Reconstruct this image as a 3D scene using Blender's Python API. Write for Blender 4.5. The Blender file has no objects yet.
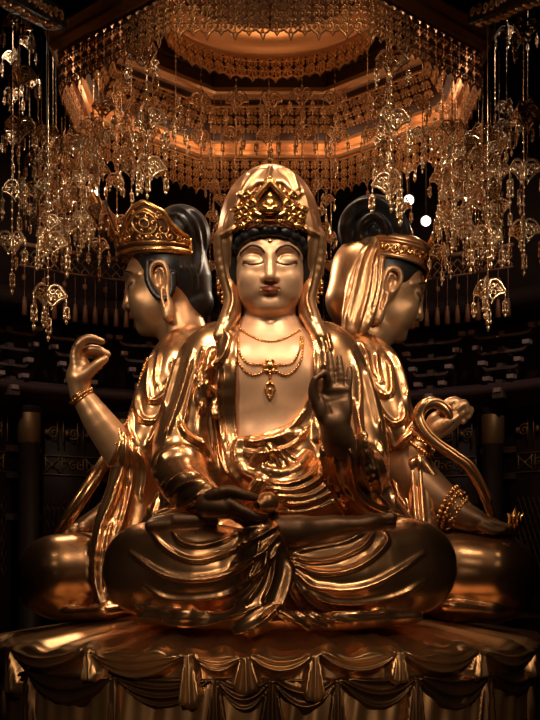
import bpy, bmesh, math, random, time
import numpy as np
from concurrent.futures import ThreadPoolExecutor
from mathutils import Vector, Matrix
T0 = time.time()
PI = math.pi
R = math.radians
col = bpy.context.scene.collection
# ---- camera geometry: 12 m in front of the front figure, horizon at row 590 of 720
FPX, CAMY, CAMZ, HOR = 1200.0, -12.0, 2.05, 590.0
f32 = np.float32

def W(px, py, y):
    d = (y - CAMY) / FPX
    return ((px - 270) * d, y, CAMZ + (HOR - py) * d)

def pxof(V):
    d = np.maximum(V[:, 1] - CAMY, .1)
    return np.stack([270 + V[:, 0] * FPX / d, HOR - (V[:, 2] - CAMZ) * FPX / d], 1)

# ------------------------------------------------------------------ materials
def mat(name, color, metal=0., rough=.5, bump=0., bscale=20., var=0., coat=0., emit=None, estr=0., spec=.5, color2=None, vscale=3.):
    m = bpy.data.materials.new(name); m.use_nodes = True
    nt = m.node_tree; b = nt.nodes['Principled BSDF']
    b.inputs['Base Color'].default_value = (*color, 1)
    b.inputs['Metallic'].default_value = metal
    b.inputs['Roughness'].default_value = rough
    b.inputs['Coat Weight'].default_value = coat
    b.inputs['Specular IOR Level'].default_value = spec
    if emit:
        b.inputs['Emission Color'].default_value = (*emit, 1); b.inputs['Emission Strength'].default_value = estr
    if var or bump:
        tc = nt.nodes.new('ShaderNodeTexCoord')
        if var:
            n = nt.nodes.new('ShaderNodeTexNoise'); n.inputs['Scale'].default_value = vscale; n.inputs['Detail'].default_value = 5
            nt.links.new(tc.outputs['Object'], n.inputs['Vector'])
            mx = nt.nodes.new('ShaderNodeMix'); mx.data_type = 'RGBA'
            mx.inputs['A'].default_value = (*color, 1)
            c2 = color2 or tuple(c * (1 - var) for c in color)
            mx.inputs['B'].default_value = (*c2, 1)
            rp = nt.nodes.new('ShaderNodeMapRange'); rp.inputs['From Min'].default_value = .35; rp.inputs['From Max'].default_value = .7
            nt.links.new(n.outputs['Fac'], rp.inputs['Value']); nt.links.new(rp.outputs['Result'], mx.inputs['Factor'])
            nt.links.new(mx.outputs['Result'], b.inputs['Base Color'])
            rr = nt.nodes.new('ShaderNodeMapRange'); rr.inputs['To Min'].default_value = rough * .85; rr.inputs['To Max'].default_value = min(1, rough * 1.3)
            nt.links.new(n.outputs['Fac'], rr.inputs['Value']); nt.links.new(rr.outputs['Result'], b.inputs['Roughness'])
        if bump:
            n2 = nt.nodes.new('ShaderNodeTexNoise'); n2.inputs['Scale'].default_value = bscale; n2.inputs['Detail'].default_value = 4
            nt.links.new(tc.outputs['Object'], n2.inputs['Vector'])
            bp = nt.nodes.new('ShaderNodeBump'); bp.inputs['Strength'].default_value = bump; bp.inputs['Distance'].default_value = .02
            nt.links.new(n2.outputs['Fac'], bp.inputs['Height']); nt.links.new(bp.outputs['Normal'], b.inputs['Normal'])
    return m

M = {}
M['skin'] = mat('burnished_gold_skin', (.78, .48, .285), .42, .38, var=.2, vscale=4)
M['hand'] = mat('dull_bronze_skin', (.25, .135, .068), .6, .38, var=.2)
M['skin_side'] = mat('warm_gold_skin', (.66, .39, .205), .72, .36, var=.2, vscale=4)
M['robe'] = mat('polished_gold_robe', (.75, .41, .195), .95, .24, var=.25, vscale=2.5)
M['veil'] = mat('gold_veil', (.76, .44, .225), .9, .32, var=.2)
M['leaf'] = mat('bright_gold_trim', (.85, .47, .17), .95, .25)
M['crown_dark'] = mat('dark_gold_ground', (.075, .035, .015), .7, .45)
M['hair'] = mat('black_lacquer_hair', (.010, .010, .012), 0, .37, spec=.5)
M['lip'] = mat('red_lacquer_lips', (.36, .10, .055), .3, .38)
M['line'] = mat('dark_painted_line', (.05, .025, .015), 0, .5)
M['jar'] = mat('copper_gold_jar', (.80, .42, .18), .8, .33)
M['dark'] = mat('mouth_shade_black', (.01, .008, .006), 0, .6)
M['base'] = mat('aged_gold_base', (.76, .43, .19), .92, .33, var=.35, vscale=2)

# ------------------------------------------------------------------ object helpers
def link(name, me, m=None, parent=None):
    o = bpy.data.objects.new(name, me); col.objects.link(o)
    if m is not None and me is not None and not me.materials: me.materials.append(m)
    if parent is not None: o.parent = parent
    return o

def tag(o, label=None, cat=None, group=None, kind=None):
    if label: o['label'] = label
    if cat: o['category'] = cat
    if group: o['group'] = group
    if kind: o['kind'] = kind
    return o

def thing(name, label, cat, loc=(0, 0, 0), group=None):
    o = bpy.data.objects.new(name, None); col.objects.link(o); o.location = loc
    o.empty_display_size = .2
    return tag(o, label, cat, group)

def mesh_np(name, V, Q, smooth=True):
    me = bpy.data.meshes.new(name)
    V = np.asarray(V, f32); Q = np.asarray(Q, np.int32); k = Q.shape[1]
    me.vertices.add(len(V)); me.vertices.foreach_set('co', V.ravel())
    me.loops.add(Q.size); me.loops.foreach_set('vertex_index', Q.ravel())
    me.polygons.add(len(Q)); me.polygons.foreach_set('loop_start', np.arange(0, Q.size, k, dtype=np.int32))
    me.update(calc_edges=True); me.validate()
    if smooth: me.polygons.foreach_set('use_smooth', np.ones(len(me.polygons), bool))
    return me

class MB:
    """collects quads / tris of shapes into one mesh"""
    def __init__(s): s.v = []; s.f = []
    def add(s, vs, fs):
        n = len(s.v); s.v.extend([tuple(v) for v in vs]); s.f.extend([tuple(i + n for i in f) for f in fs]); return s
    def tube(s, pts, r, n=6, cap=True, flat=None):
        """round tube along pts, r number or list; flat=(axis, factor) squashes the section along a world axis"""
        P = [Vector(p) for p in pts]; m = len(P)
        rs = r if hasattr(r, '__len__') else [r] * m
        vs = []; up = None
        for i, p in enumerate(P):
            t = (P[min(i + 1, m - 1)] - P[max(i - 1, 0)])
            if t.length < 1e-9: t = Vector((0, 0, 1))
            t.normalize()
            if up is None:
                up = Vector((0, 0, 1)) if abs(t.z) < .9 else Vector((0, 1, 0))
            a = t.cross(up)
            if a.length < 1e-6: a = t.orthogonal()
            a.normalize(); b = t.cross(a).normalized(); up = -b if b.dot(up) < 0 else b
            b = up - t * up.dot(t); b.normalize(); a = t.cross(b)
            for k in range(n):
                q = 2 * PI * k / n
                o = (a * math.cos(q) + b * math.sin(q)) * rs[i]
                if flat:
                    ax = Vector(flat[0]); o = o - ax * o.dot(ax) * (1 - flat[1])
                vs.append(p + o)
        fs = [(i * n + k, i * n + (k + 1) % n, (i + 1) * n + (k + 1) % n, (i + 1) * n + k) for i in range(m - 1) for k in range(n)]
        if cap: fs += [tuple(range(n - 1, -1, -1)), tuple((m - 1) * n + k for k in range(n))]
        return s.add(vs, fs)
    def ball(s, c, r, nu=8, nv=5):
        rx, ry, rz = r if hasattr(r, '__len__') else (r, r, r)
        vs = [(c[0], c[1], c[2] + rz)]
        for j in range(1, nv):
            t = PI * j / nv
            for k in range(nu):
                q = 2 * PI * k / nu
                vs.append((c[0] + rx * math.sin(t) * math.cos(q), c[1] + ry * math.sin(t) * math.sin(q), c[2] + rz * math.cos(t)))
        vs.append((c[0], c[1], c[2] - rz)); e = len(vs) - 1
        fs = [(0, 1 + k, 1 + (k + 1) % nu) for k in range(nu)]
        for j in range(nv - 2):
            a = 1 + j * nu; b = a + nu
            fs += [(a + k, b + k, b + (k + 1) % nu, a + (k + 1) % nu) for k in range(nu)]
        a = 1 + (nv - 2) * nu
        fs += [(a + (k + 1) % nu, a + k, e) for k in range(nu)]
        return s.add(vs, fs)
    def box(s, c, h, rz=0.):
        cs, sn = math.cos(rz), math.sin(rz); vs = []
        for z in (-1, 1):
            for x, y in ((-1, -1), (1, -1), (1, 1), (-1, 1)):
                dx, dy = x * h[0], y * h[1]
                vs.append((c[0] + dx * cs - dy * sn, c[1] + dx * sn + dy * cs, c[2] + z * h[2]))
        return s.add(vs, [(3, 2, 1, 0), (4, 5, 6, 7), (0, 1, 5, 4), (1, 2, 6, 5), (2, 3, 7, 6), (3, 0, 4, 7)])
    def lathe(s, prof, n=16, c=(0, 0, 0), ph=0.):
        vs = []; m = len(prof)
        for r, z in prof:
            for k in range(n):
                q = 2 * PI * k / n + ph; vs.append((c[0] + r * math.cos(q), c[1] + r * math.sin(q), c[2] + z))
        fs = [(i * n + k, i * n + (k + 1) % n, (i + 1) * n + (k + 1) % n, (i + 1) * n + k) for i in range(m - 1) for k in range(n)]
        return s.add(vs, fs)
    def sheet(s, rows):
        m, n = len(rows), len(rows[0]); vs = [p for r in rows for p in r]
        return s.add(vs, [(i * n + k, i * n + k + 1, (i + 1) * n + k + 1, (i + 1) * n + k) for i in range(m - 1) for k in range(n - 1)])
    def prism(s, poly, a, b, fn):
        """polygon (2-D) extruded between depths a and b; fn(u, v, d) -> point"""
        n = len(poly)
        vs = [fn(u, v, a) for u, v in poly] + [fn(u, v, b) for u, v in poly]
        fs = [tuple(range(n - 1, -1, -1)), tuple(range(n, 2 * n))] + [(i, (i + 1) % n, n + (i + 1) % n, n + i) for i in range(n)]
        return s.add(vs, fs)
    def mesh(s, name, smooth=True):
        me = bpy.data.meshes.new(name); me.from_pydata(s.v, [], s.f); me.update()
        if smooth: me.polygons.foreach_set('use_smooth', np.ones(len(me.polygons), bool))
        return me
    def build(s, name, m, parent=None, smooth=True): return link(name, s.mesh(name, smooth), m, parent)

def spline(pts, n):
    """Catmull-Rom through pts (any dimension), n points per span"""
    P = np.array(pts, float)
    if len(P) < 3:
        t = np.linspace(0, 1, n + 1)[:, None]; return P[0] + (P[-1] - P[0]) * t
    Q = np.vstack([2 * P[0] - P[1], P, 2 * P[-1] - P[-2]]); out = []
    for i in range(1, len(Q) - 2):
        p0, p1, p2, p3 = Q[i - 1:i + 3]
        for k in range(n):
            t = k / n
            out.append(.5 * (2 * p1 + (p2 - p0) * t + (2 * p0 - 5 * p1 + 4 * p2 - p3) * t * t + (3 * p1 - p0 - 3 * p2 + p3) * t ** 3))
    out.append(P[-1]); return np.array(out)

# ------------------------------------------------------------------ sculpting: signed distance fields -> smooth quad meshes
class Sculpt:
    def __init__(s): s.ops = []
    def _push(s, fn, lo, hi, k, mode): s.ops.append((fn, np.array(lo, f32), np.array(hi, f32), k, mode))
    def ell(s, c, r, k=.05, mode='add', rot=None):
        c = np.array(c, f32); r = np.array(r, f32)
        Rm = None if rot is None else np.array(rot, f32)
        def fn(p):
            q = p - c
            if Rm is not None: q = q @ Rm            # world -> local
            k0 = np.sqrt(((q / r) ** 2).sum(1)); k1 = np.sqrt(((q / (r * r)) ** 2).sum(1))
            return k0 * (k0 - 1) / np.maximum(k1, 1e-6)
        m = r.max() if Rm is not None else r
        s._push(fn, c - m, c + m, k, mode)
    def chain(s, pts, rad, k=.05, mode='add', flat=None, n=0, kk=.25):
        """round-cone chain. n>0 splines it. flat=(axis, factor): thinner by factor along axis"""
        pts = np.array(pts, float); rad = np.array(rad if hasattr(rad, '__len__') else [rad] * len(pts), float)
        if n:
            q = spline(np.hstack([pts, rad[:, None]]), n); pts, rad = q[:, :3], np.maximum(q[:, 3], .003)
        pts = pts.astype(f32); rad = rad.astype(f32)
        ax = None
        if flat is not None:
            ax = np.array(flat[0], f32); ax /= np.linalg.norm(ax); fac = f32(flat[1])
        def fn(p):
            d = None
            for i in range(len(pts) - 1):
                a = pts[i]; ab = pts[i + 1] - a
                pa = p - a
                if ax is not None:
                    u = pa @ ax; pa = pa + np.outer(u * (fac - 1), ax)
                    ab = ab + ax * ((ab @ ax) * (fac - 1))
                L = max(float(ab @ ab), 1e-9)
                t = np.clip((pa @ ab) / L, 0, 1)
                q = pa - t[:, None] * ab
                e = np.sqrt((q * q).sum(1)) - (rad[i] + (rad[i + 1] - rad[i]) * t)
                if d is None: d = e
                else:
                    K = kk * float(min(rad[i], rad[i + 1])) + 1e-4
                    h = np.clip(.5 + .5 * (e - d) / K, 0, 1); d = e + (d - e) * h - K * h * (1 - h)
            return d / (fac if ax is not None else 1) if ax is not None and mode == 'thin' else d * (1 if ax is None else .6)
        m = rad.max()
        s._push(fn, pts.min(0) - m, pts.max(0) + m, k, mode)
    def prism_px(s, poly, y0, y1, k=.02, mode='sub'):
        """prism over a picture-plane outline, between depths y0 and y1"""
        poly = np.array(poly, float)
        d0 = (y0 - CAMY) / FPX; d1 = (y1 - CAMY) / FPX
        ys = np.array([[(x - 270) * d, CAMZ + (HOR - z) * d] for d in (d0, d1) for x, z in poly])
        lo = (ys[:, 0].min(), y0, ys[:, 1].min()); hi = (ys[:, 0].max(), y1, ys[:, 1].max())
        def fn(p):
            q = pxof(p); n = len(poly); d = np.full(len(p), 1e9); inside = np.zeros(len(p), bool)
            for i in range(n):
                a, b = poly[i], poly[(i + 1) % n]; ab = b - a; pa = q - a
                t = np.clip((pa @ ab) / (ab @ ab), 0, 1); e = pa - t[:, None] * ab
                d = np.minimum(d, (e * e).sum(1))
                c = ((a[1] > q[:, 1]) != (b[1] > q[:, 1])) & (q[:, 0] < (b[0] - a[0]) * (q[:, 1] - a[1]) / (b[1] - a[1] + 1e-12) + a[0])
                inside ^= c
            d = np.sqrt(d) * .0098; d = np.where(inside, -d, d)
            return np.maximum(np.maximum(d, y0 - p[:, 1]), p[:, 1] - y1).astype(f32)
        s._push(fn, lo, hi, k, mode)
    def field(s, p, margin):
        d = np.full(len(p), 9., f32)
        for fn, lo, hi, k, mode in s.ops:
            mg = margin + k
            idx = np.nonzero(((p > lo - mg) & (p < hi + mg)).all(1))[0]
            if not len(idx): continue
            e = fn(p[idx]).astype(f32); a = d[idx]
            if mode == 'sub':
                h = np.clip(.5 - .5 * (a + e) / k, 0, 1); d[idx] = a + (-e - a) * h + k * h * (1 - h)
            else:
                h = np.clip(.5 + .5 * (e - a) / k, 0, 1); d[idx] = e + (a - e) * h - k * h * (1 - h)
        return d
    def surf(s, px, py, y0=-2.2, y1=3., off=0.):
        """point of the surface seen at (px, py)"""
        ys = np.arange(y0, y1, .008)
        p = np.array([W(px, py, y) for y in ys], f32); d = s.field(p, .2)
        i = np.nonzero(d < 0)[0]
        if not len(i): return None
        return np.array(W(px, py, ys[i[0]] - off))
    def mesh(s, h, smooth=2):
        lo = np.min([o[1] for o in s.ops if o[4] != 'sub'], 0) - 4 * h; hi = np.max([o[2] for o in s.ops if o[4] != 'sub'], 0) + 4 * h
        B = 8; nb = np.ceil((hi - lo) / (B * h)).astype(int); N = nb * B + 1
        g = np.stack(np.meshgrid(*[np.arange(n) for n in nb], indexing='ij'), -1).reshape(-1, 3)
        cen = (lo + (g + .5) * B * h).astype(f32)
        diag = B * h * .87
        dc = s.field(cen, diag * 1.6 + .02)
        act = np.abs(dc) < diag * 1.9 + .03
        D = np.repeat(np.repeat(np.repeat(np.where(dc < 0, -1, 1).astype(f32).reshape(nb), B, 0), B, 1), B, 2)
        D = np.pad(D, ((0, 1), (0, 1), (0, 1)), mode='edge')
        off = np.stack(np.meshgrid(*[np.arange(B + 1)] * 3, indexing='ij'), -1).reshape(-1, 3)
        ga = g[act] * B
        def work(i):
            I = (ga[i:i + 150, None, :] + off[None]).reshape(-1, 3)
            D[I[:, 0], I[:, 1], I[:, 2]] = s.field((lo + I * h).astype(f32), 3 * h)
        with ThreadPoolExecutor(4) as ex: list(ex.map(work, range(0, len(ga), 150)))
        D[0] = D[-1] = 1; D[:, 0] = D[:, -1] = 1; D[:, :, 0] = D[:, :, -1] = 1
        S = D < 0
        nx, ny, nz = D.shape
        cnt = np.zeros((nx - 1, ny - 1, nz - 1), np.int8)
        for a in (0, 1):
            for b in (0, 1):
                for c in (0, 1): cnt += S[a:nx - 1 + a, b:ny - 1 + b, c:nz - 1 + c]
        cells = np.argwhere((cnt > 0) & (cnt < 8))
        vid = np.full(cnt.shape, -1, np.int32); vid[tuple(cells.T)] = np.arange(len(cells))
        acc = np.zeros((len(cells), 3)); num = np.zeros(len(cells))
        corners = [(a, b, c) for a in (0, 1) for b in (0, 1) for c in (0, 1)]
        for ca in corners:
            for ax in range(3):
                if ca[ax]: continue
                cb = list(ca); cb[ax] = 1
                da = D[tuple((cells + ca).T)]; db = D[tuple((cells + cb).T)]
                m = (da < 0) != (db < 0)
                t = da[m] / (da[m] - db[m])
                p = np.tile(np.array(ca, float), (m.sum(), 1)); p[:, ax] += t
                acc[m] += p; num[m] += 1
        V = lo + (cells + acc / num[:, None]) * h
        Q = []
        for ax in range(3):
            u, v = (ax + 1) % 3, (ax + 2) % 3
            sl0 = [slice(None)] * 3; sl1 = [slice(None)] * 3; sl0[ax] = slice(0, -1); sl1[ax] = slice(1, None)
            a, b = S[tuple(sl0)], S[tuple(sl1)]
            e = np.argwhere(a != b)
            e = e[(e[:, u] > 0) & (e[:, v] > 0) & (e[:, u] < D.shape[u] - 1) & (e[:, v] < D.shape[v] - 1)]
            du = np.zeros(3, int); du[u] = 1; dv = np.zeros(3, int); dv[v] = 1
            q = np.stack([vid[tuple((e - du - dv).T)], vid[tuple((e - dv).T)], vid[tuple(e.T)], vid[tuple((e - du).T)]], 1)
            fl = ~a[tuple(e.T)]
            q[fl] = q[fl][:, ::-1]; Q.append(q)
        Q = np.concatenate(Q); Q = Q[(Q >= 0).all(1)]
        E = np.concatenate([Q[:, [0, 1]], Q[:, [1, 2]], Q[:, [2, 3]], Q[:, [3, 0]]])
        deg = np.maximum(np.bincount(E[:, 0], minlength=len(V)) + np.bincount(E[:, 1], minlength=len(V)), 1)
        for it in range(smooth):
            A = np.zeros_like(V)
            for c in range(3):
                A[:, c] = np.bincount(E[:, 0], V[E[:, 1], c], len(V)) + np.bincount(E[:, 1], V[E[:, 0], c], len(V))
            V = V * .45 + .55 * A / deg[:, None]
        return V, Q

def normals(V, Q):
    n = np.cross(V[Q[:, 2]] - V[Q[:, 0]], V[Q[:, 3]] - V[Q[:, 1]])
    N = np.zeros_like(V)
    for k in range(4):
        for c in range(3): N[:, c] += np.bincount(Q[:, k], n[:, c], len(V))
    return N / np.maximum(np.linalg.norm(N, axis=1), 1e-12)[:, None]

def seg_dist(q, pts):
    """distance, signed side and 0..1 position of 2-D points q along the polyline pts"""
    best = np.full(len(q), 1e9); side = np.zeros(len(q)); tt = np.zeros(len(q))
    L = np.linalg.norm(np.diff(pts, axis=0), axis=1); tot = L.sum(); s0 = 0
    for i in range(len(pts) - 1):
        a = pts[i]; ab = pts[i + 1] - a; pa = q - a
        t = np.clip((pa @ ab) / max(ab @ ab, 1e-9), 0, 1); e = pa - t[:, None] * ab
        d = np.hypot(e[:, 0], e[:, 1]); m = d < best
        best[m] = d[m]; side[m] = np.sign(ab[0] * pa[m, 1] - ab[1] * pa[m, 0]); tt[m] = (s0 + t[m] * L[i]) / tot; s0 += L[i]
    return best, side, tt

def folds(V, Q, specs):
    """carve cloth folds: each spec (outline, width px, height m[, lee]) raises (or sinks) a tapering ridge along a line, seen from the front.
    lee>1 makes the ridge fall off slowly on its left-hand side like a lapped fold"""
    N = normals(V, Q); P = pxof(V)
    view = V - np.array([0, CAMY, CAMZ]); view /= np.linalg.norm(view, axis=1)[:, None]
    face = np.clip(-(N * view).sum(1) * 2.2, 0, 1)
    D = np.zeros(len(V))
    for sp in specs:
        pts, w, hgt = sp[:3]; lee = sp[3] if len(sp) > 3 else 1.
        pts = np.array([[float(c) for c in t.split(',')] for t in pts.split()]) if isinstance(pts, str) else np.array(pts, float)
        yr = sp[4] if len(sp) > 4 else None
        if len(pts) > 2: pts = spline(pts, 5)
        m = w * 3 * max(1, abs(lee))
        idx = np.nonzero((P[:, 0] > pts[:, 0].min() - m) & (P[:, 0] < pts[:, 0].max() + m) & (P[:, 1] > pts[:, 1].min() - m) & (P[:, 1] < pts[:, 1].max() + m) & (face > .02))[0]
        if yr is not None: idx = idx[(V[idx, 1] > yr[0]) & (V[idx, 1] < yr[1])]
        if not len(idx): continue
        d, s, t = seg_dist(P[idx], pts)
        ww = np.where(s > 0, w * max(1., lee), w * max(1., -lee))
        tp = np.clip(np.minimum(t, 1 - t) * 7, 0, 1); tp = .25 + .75 * tp * tp * (3 - 2 * tp)
        end = np.where((t <= 0) | (t >= 1), 1., 1.)
        D[idx] += hgt * np.exp(-(d / ww) ** 2) * tp * end
    return V + N * (D * face)[:, None]

def relax(V, Q, n=1, a=.4):
    E = np.concatenate([Q[:, [0, 1]], Q[:, [1, 2]], Q[:, [2, 3]], Q[:, [3, 0]]])
    deg = np.maximum(np.bincount(E[:, 0], minlength=len(V)) + np.bincount(E[:, 1], minlength=len(V)), 1)
    for it in range(n):
        A = np.stack([np.bincount(E[:, 0], V[E[:, 1], c], len(V)) + np.bincount(E[:, 1], V[E[:, 0], c], len(V)) for c in range(3)], 1)
        V = V * (1 - a) + a * A / deg[:, None]
    return V

def clean(V, Q):
    """drops specks: keeps connected pieces with more than 60 points"""
    n = len(V); lab = np.arange(n)
    E = np.concatenate([Q[:, [0, 1]], Q[:, [1, 2]], Q[:, [2, 3]], Q[:, [3, 0]]])
    while True:
        m = np.minimum(lab[E[:, 0]], lab[E[:, 1]]); new = lab.copy()
        np.minimum.at(new, E[:, 0], m); np.minimum.at(new, E[:, 1], m); new = new[new]
        if (new == lab).all(): break
        lab = new
    c = np.bincount(lab, minlength=n); keep = c[lab] > 60
    idx = np.cumsum(keep) - 1
    return V[keep], idx[Q[keep[Q].all(1)]]

def carve(name, sc, h, m, parent, fl=None, smooth=2):
    V, Q = clean(*sc.mesh(h, smooth))
    if fl: V = relax(folds(V, Q, fl), Q, 1, .3)
    return link(name, mesh_np(name, V, Q), m, parent)

def hmat(rz, pitch=0., roll=0.):
    return np.array(Matrix.Rotation(rz, 3, 'Z') @ Matrix.Rotation(roll, 3, 'Y') @ Matrix.Rotation(pitch, 3, 'X'))
# ================================================================== heads (shared proportions, each placed and turned)
class Head:
    def __init__(s, O, rz, S, pitch=0., roll=0.):
        s.O = np.array(O, float); s.Rm = hmat(rz, pitch, roll); s.S = np.array(S, float)
    def T(s, x, y, z): return tuple(s.O + s.Rm @ (s.S * np.array((x, y, z), float)))
    def L(s, pts): return [s.T(*p) for p in pts]
    def ell(s, sc, c, r, k=.05, mode='add'):
        sc.ell(s.T(*c), s.S * np.array(r if hasattr(r, '__len__') else (r, r, r)), k * s.S[0], mode, rot=s.Rm)
    def chain(s, sc, pts, r, k=.03, mode='add', n=0, kk=.25):
        r = np.array(r if hasattr(r, '__len__') else [r] * len(pts)) * s.S[0]
        sc.chain(s.L(pts), r, k * s.S[0], mode, None, n, kk)

def face(sc, H, ears=(-1, 1)):
    H.ell(sc, (0, .05, .2), (.385, .48, .44), .05)
    H.ell(sc, (0, -.10, -.02), (.335, .365, .405), .08)
    H.ell(sc, (0, -.19, .25), (.295, .27, .20), .10)
    for s in (-1, 1):
        H.ell(sc, (s * .14, -.26, -.10), (.16, .165, .19), .10)
        H.ell(sc, (s * .19, -.33, -.015), (.10, .10, .09), .08)
    H.ell(sc, (0, -.17, -.285), (.19, .225, .115), .09)
    H.ell(sc, (0, -.35, -.300), (.115, .085, .078), .07)
    H.ell(sc, (0, -.40, -.145), (.12, .065, .08), .07)
    # eye sockets, lids with a downcast slit, brows, nose
    for s in (-1, 1):
        H.ell(sc, (s * .165, -.475, .20), (.13, .065, .050), .07, 'sub')
        H.ell(sc, (s * .155, -.345, .148), (.124, .094, .082), .015)
        H.chain(sc, [(s * .045, -.43, .13), (s * .10, -.455, .112), (s * .165, -.45, .107), (s * .235, -.41, .124), (s * .28, -.36, .143)], .012, .012, 'sub', n=3)
        H.chain(sc, [(s * .05, -.405, .085), (s * .13, -.415, .075), (s * .22, -.385, .088)], [.02, .026, .018], .05)
        H.chain(sc, [(s * .045, -.445, .205), (s * .10, -.445, .265), (s * .18, -.415, .287), (s * .27, -.335, .25), (s * .315, -.25, .2)], [.02, .024, .024, .02, .012], .045, n=3)
    H.chain(sc, [(0, -.40, .30), (0, -.455, .20), (0, -.475, .12), (0, -.505, .03), (0, -.53, -.035)], [.03, .033, .036, .042, .05], .04, n=3)
    for s in (-1, 1):
        H.ell(sc, (s * .052, -.475, -.048), (.042, .055, .036), .022)
        H.ell(sc, (s * .033, -.50, -.088), (.017, .028, .014), .012, 'sub')
    # lips
    H.chain(sc, [(-.098, -.405, -.142), (-.04, -.472, -.124), (0, -.474, -.131), (.04, -.472, -.124), (.098, -.405, -.142)], [.008, .016, .014, .016, .008], .018, n=4)
    H.chain(sc, [(-.085, -.40, -.155), (-.035, -.468, -.168), (.035, -.468, -.168), (.085, -.40, -.155)], [.010, .020, .020, .010], .018, n=4)
    H.chain(sc, [(-.092, -.45, -.145), (-.045, -.505, -.144), (0, -.51, -.148), (.045, -.505, -.144), (.092, -.45, -.145)], .008, .01, 'sub', n=4)
    H.chain(sc, [(-.06, -.46, -.213), (0, -.475, -.218), (.06, -.46, -.213)], .024, .05, 'sub')
    for s in ears:
        e = .385 * s
        H.ell(sc, (e * .98, .03, .06), (.05, .10, .17), .05)
        helix = [(e * 1.02, -.055, .03), (e * 1.1, -.085, .12), (e * 1.14, -.06, .215), (e * 1.17, .02, .255), (e * 1.19, .105, .22), (e * 1.17, .13, .11), (e * 1.11, .105, .0), (e * 1.07, .08, -.11)]
        H.chain(sc, helix, [.022, .026, .028, .03, .03, .03, .03, .035], .02, n=4)
        H.chain(sc, [(e * 1.08, -.01, .17), (e * 1.1, .055, .19), (e * 1.1, .07, .1), (e * 1.07, .03, .0)], .02, .02, n=3)
        H.ell(sc, (e * 1.12, .02, .09), (.04, .038, .085), .03, 'sub')
        H.chain(sc, [(e * 1.05, .04, -.05), (e * 1.06, .055, -.18), (e * 1.05, .05, -.31)], [.06, .066, .074], .03, n=3)
        H.ell(sc, (e * 1.17, .05, -.13), (.03, .018, .10), .03, 'sub')

def face_paint(H, parent, Rsc):
    """lips, brows and lid lines laid on the carved face"""
    def on(pts, off=.004):
        out = []
        for x, y, z in pts:
            ys = np.arange(-.75, .1, .004)
            p = np.array([H.T(x, q, z) for q in ys], f32); d = Rsc.field(p, .1); i = np.nonzero(d < 0)[0]
            out.append(H.T(x, ys[i[0]] - off, z) if len(i) else H.T(x, y, z))
        return out
    mb = MB()
    for a, b in (((-.085, -.128), (.085, -.128)),):
        top = spline([(-.088, 0, -.144), (-.045, 0, -.124), (-.02, 0, -.117), (0, 0, -.123), (.02, 0, -.117), (.045, 0, -.124), (.088, 0, -.144)], 3)
        low = spline([(-.088, 0, -.146), (-.045, 0, -.174), (0, 0, -.183), (.045, 0, -.174), (.088, 0, -.146)], 5)[:len(top)]
        lo2 = np.array([low[min(int(round(i * (len(low) - 1) / (len(top) - 1))), len(low) - 1)] for i in range(len(top))])
        rows = []
        for t in np.linspace(0, 1, 9):
            rows.append(on([tuple(top[i] * (1 - t) + lo2[i] * t) for i in range(len(top))], .005))
        mb.sheet(rows)
    lips = mb.build('lips', M['lip'], parent); lips['label'] = 'red painted lips'
    sm = lips.modifiers.new('thick', 'SOLIDIFY'); sm.thickness = .006
    for s in (-1, 1):
        br = spline([(s * .05, 0, .215), (s * .10, 0, .272), (s * .18, 0, .297), (s * .26, 0, .265), (s * .305, 0, .225)], 4)
        o = MB().tube(on(br, 0.), [.004] + [.0105] * (len(br) - 2) + [.003], 6).build('eyebrow', M['line'], parent); o['label'] = 'dark painted eyebrow'
        ey = spline([(s * .05, 0, .128), (s * .10, 0, .111), (s * .165, 0, .106), (s * .235, 0, .123), (s * .275, 0, .140)], 4)
        o = MB().tube(on(ey, 0.), [.004] + [.012] * (len(ey) - 2) + [.004], 6).build('eyelid_line', M['line'], parent); o['label'] = 'dark line of the downcast eyelid'
    o = MB().ball(on([(0, 0, .335)], 0.)[0], .024, 10, 6).build('forehead_dot', M['leaf'], parent); o['label'] = 'small round dot between the brows'

# ------------------------------------------------------------------ ornament helper: scrolls
def spiral(cx, cz, r, turns, a0, sgn=1, n=14, r1=.12):
    out = []
    for i in range(n + 1):
        t = i / n; q = a0 + sgn * turns * 2 * PI * t; rr = r * (1 - t * (1 - r1)); out.append((cx + rr * math.cos(q), cz + rr * math.sin(q)))
    return out

def beads_along(mb, pts, r, step, nu=6, nv=4):
    P = np.array(pts, float); L = np.r_[0, np.cumsum(np.linalg.norm(np.diff(P, axis=0), axis=1))]
    for s in np.arange(0, L[-1], step):
        mb.ball([np.interp(s, L, P[:, c]) for c in range(3)], r, nu, nv)
    return mb

def X(*a):
    """picture outline helper: 'x,y x,y' -> list of pairs"""
    return [tuple(float(c) for c in t.split(',')) for t in a[0].split()]

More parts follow.
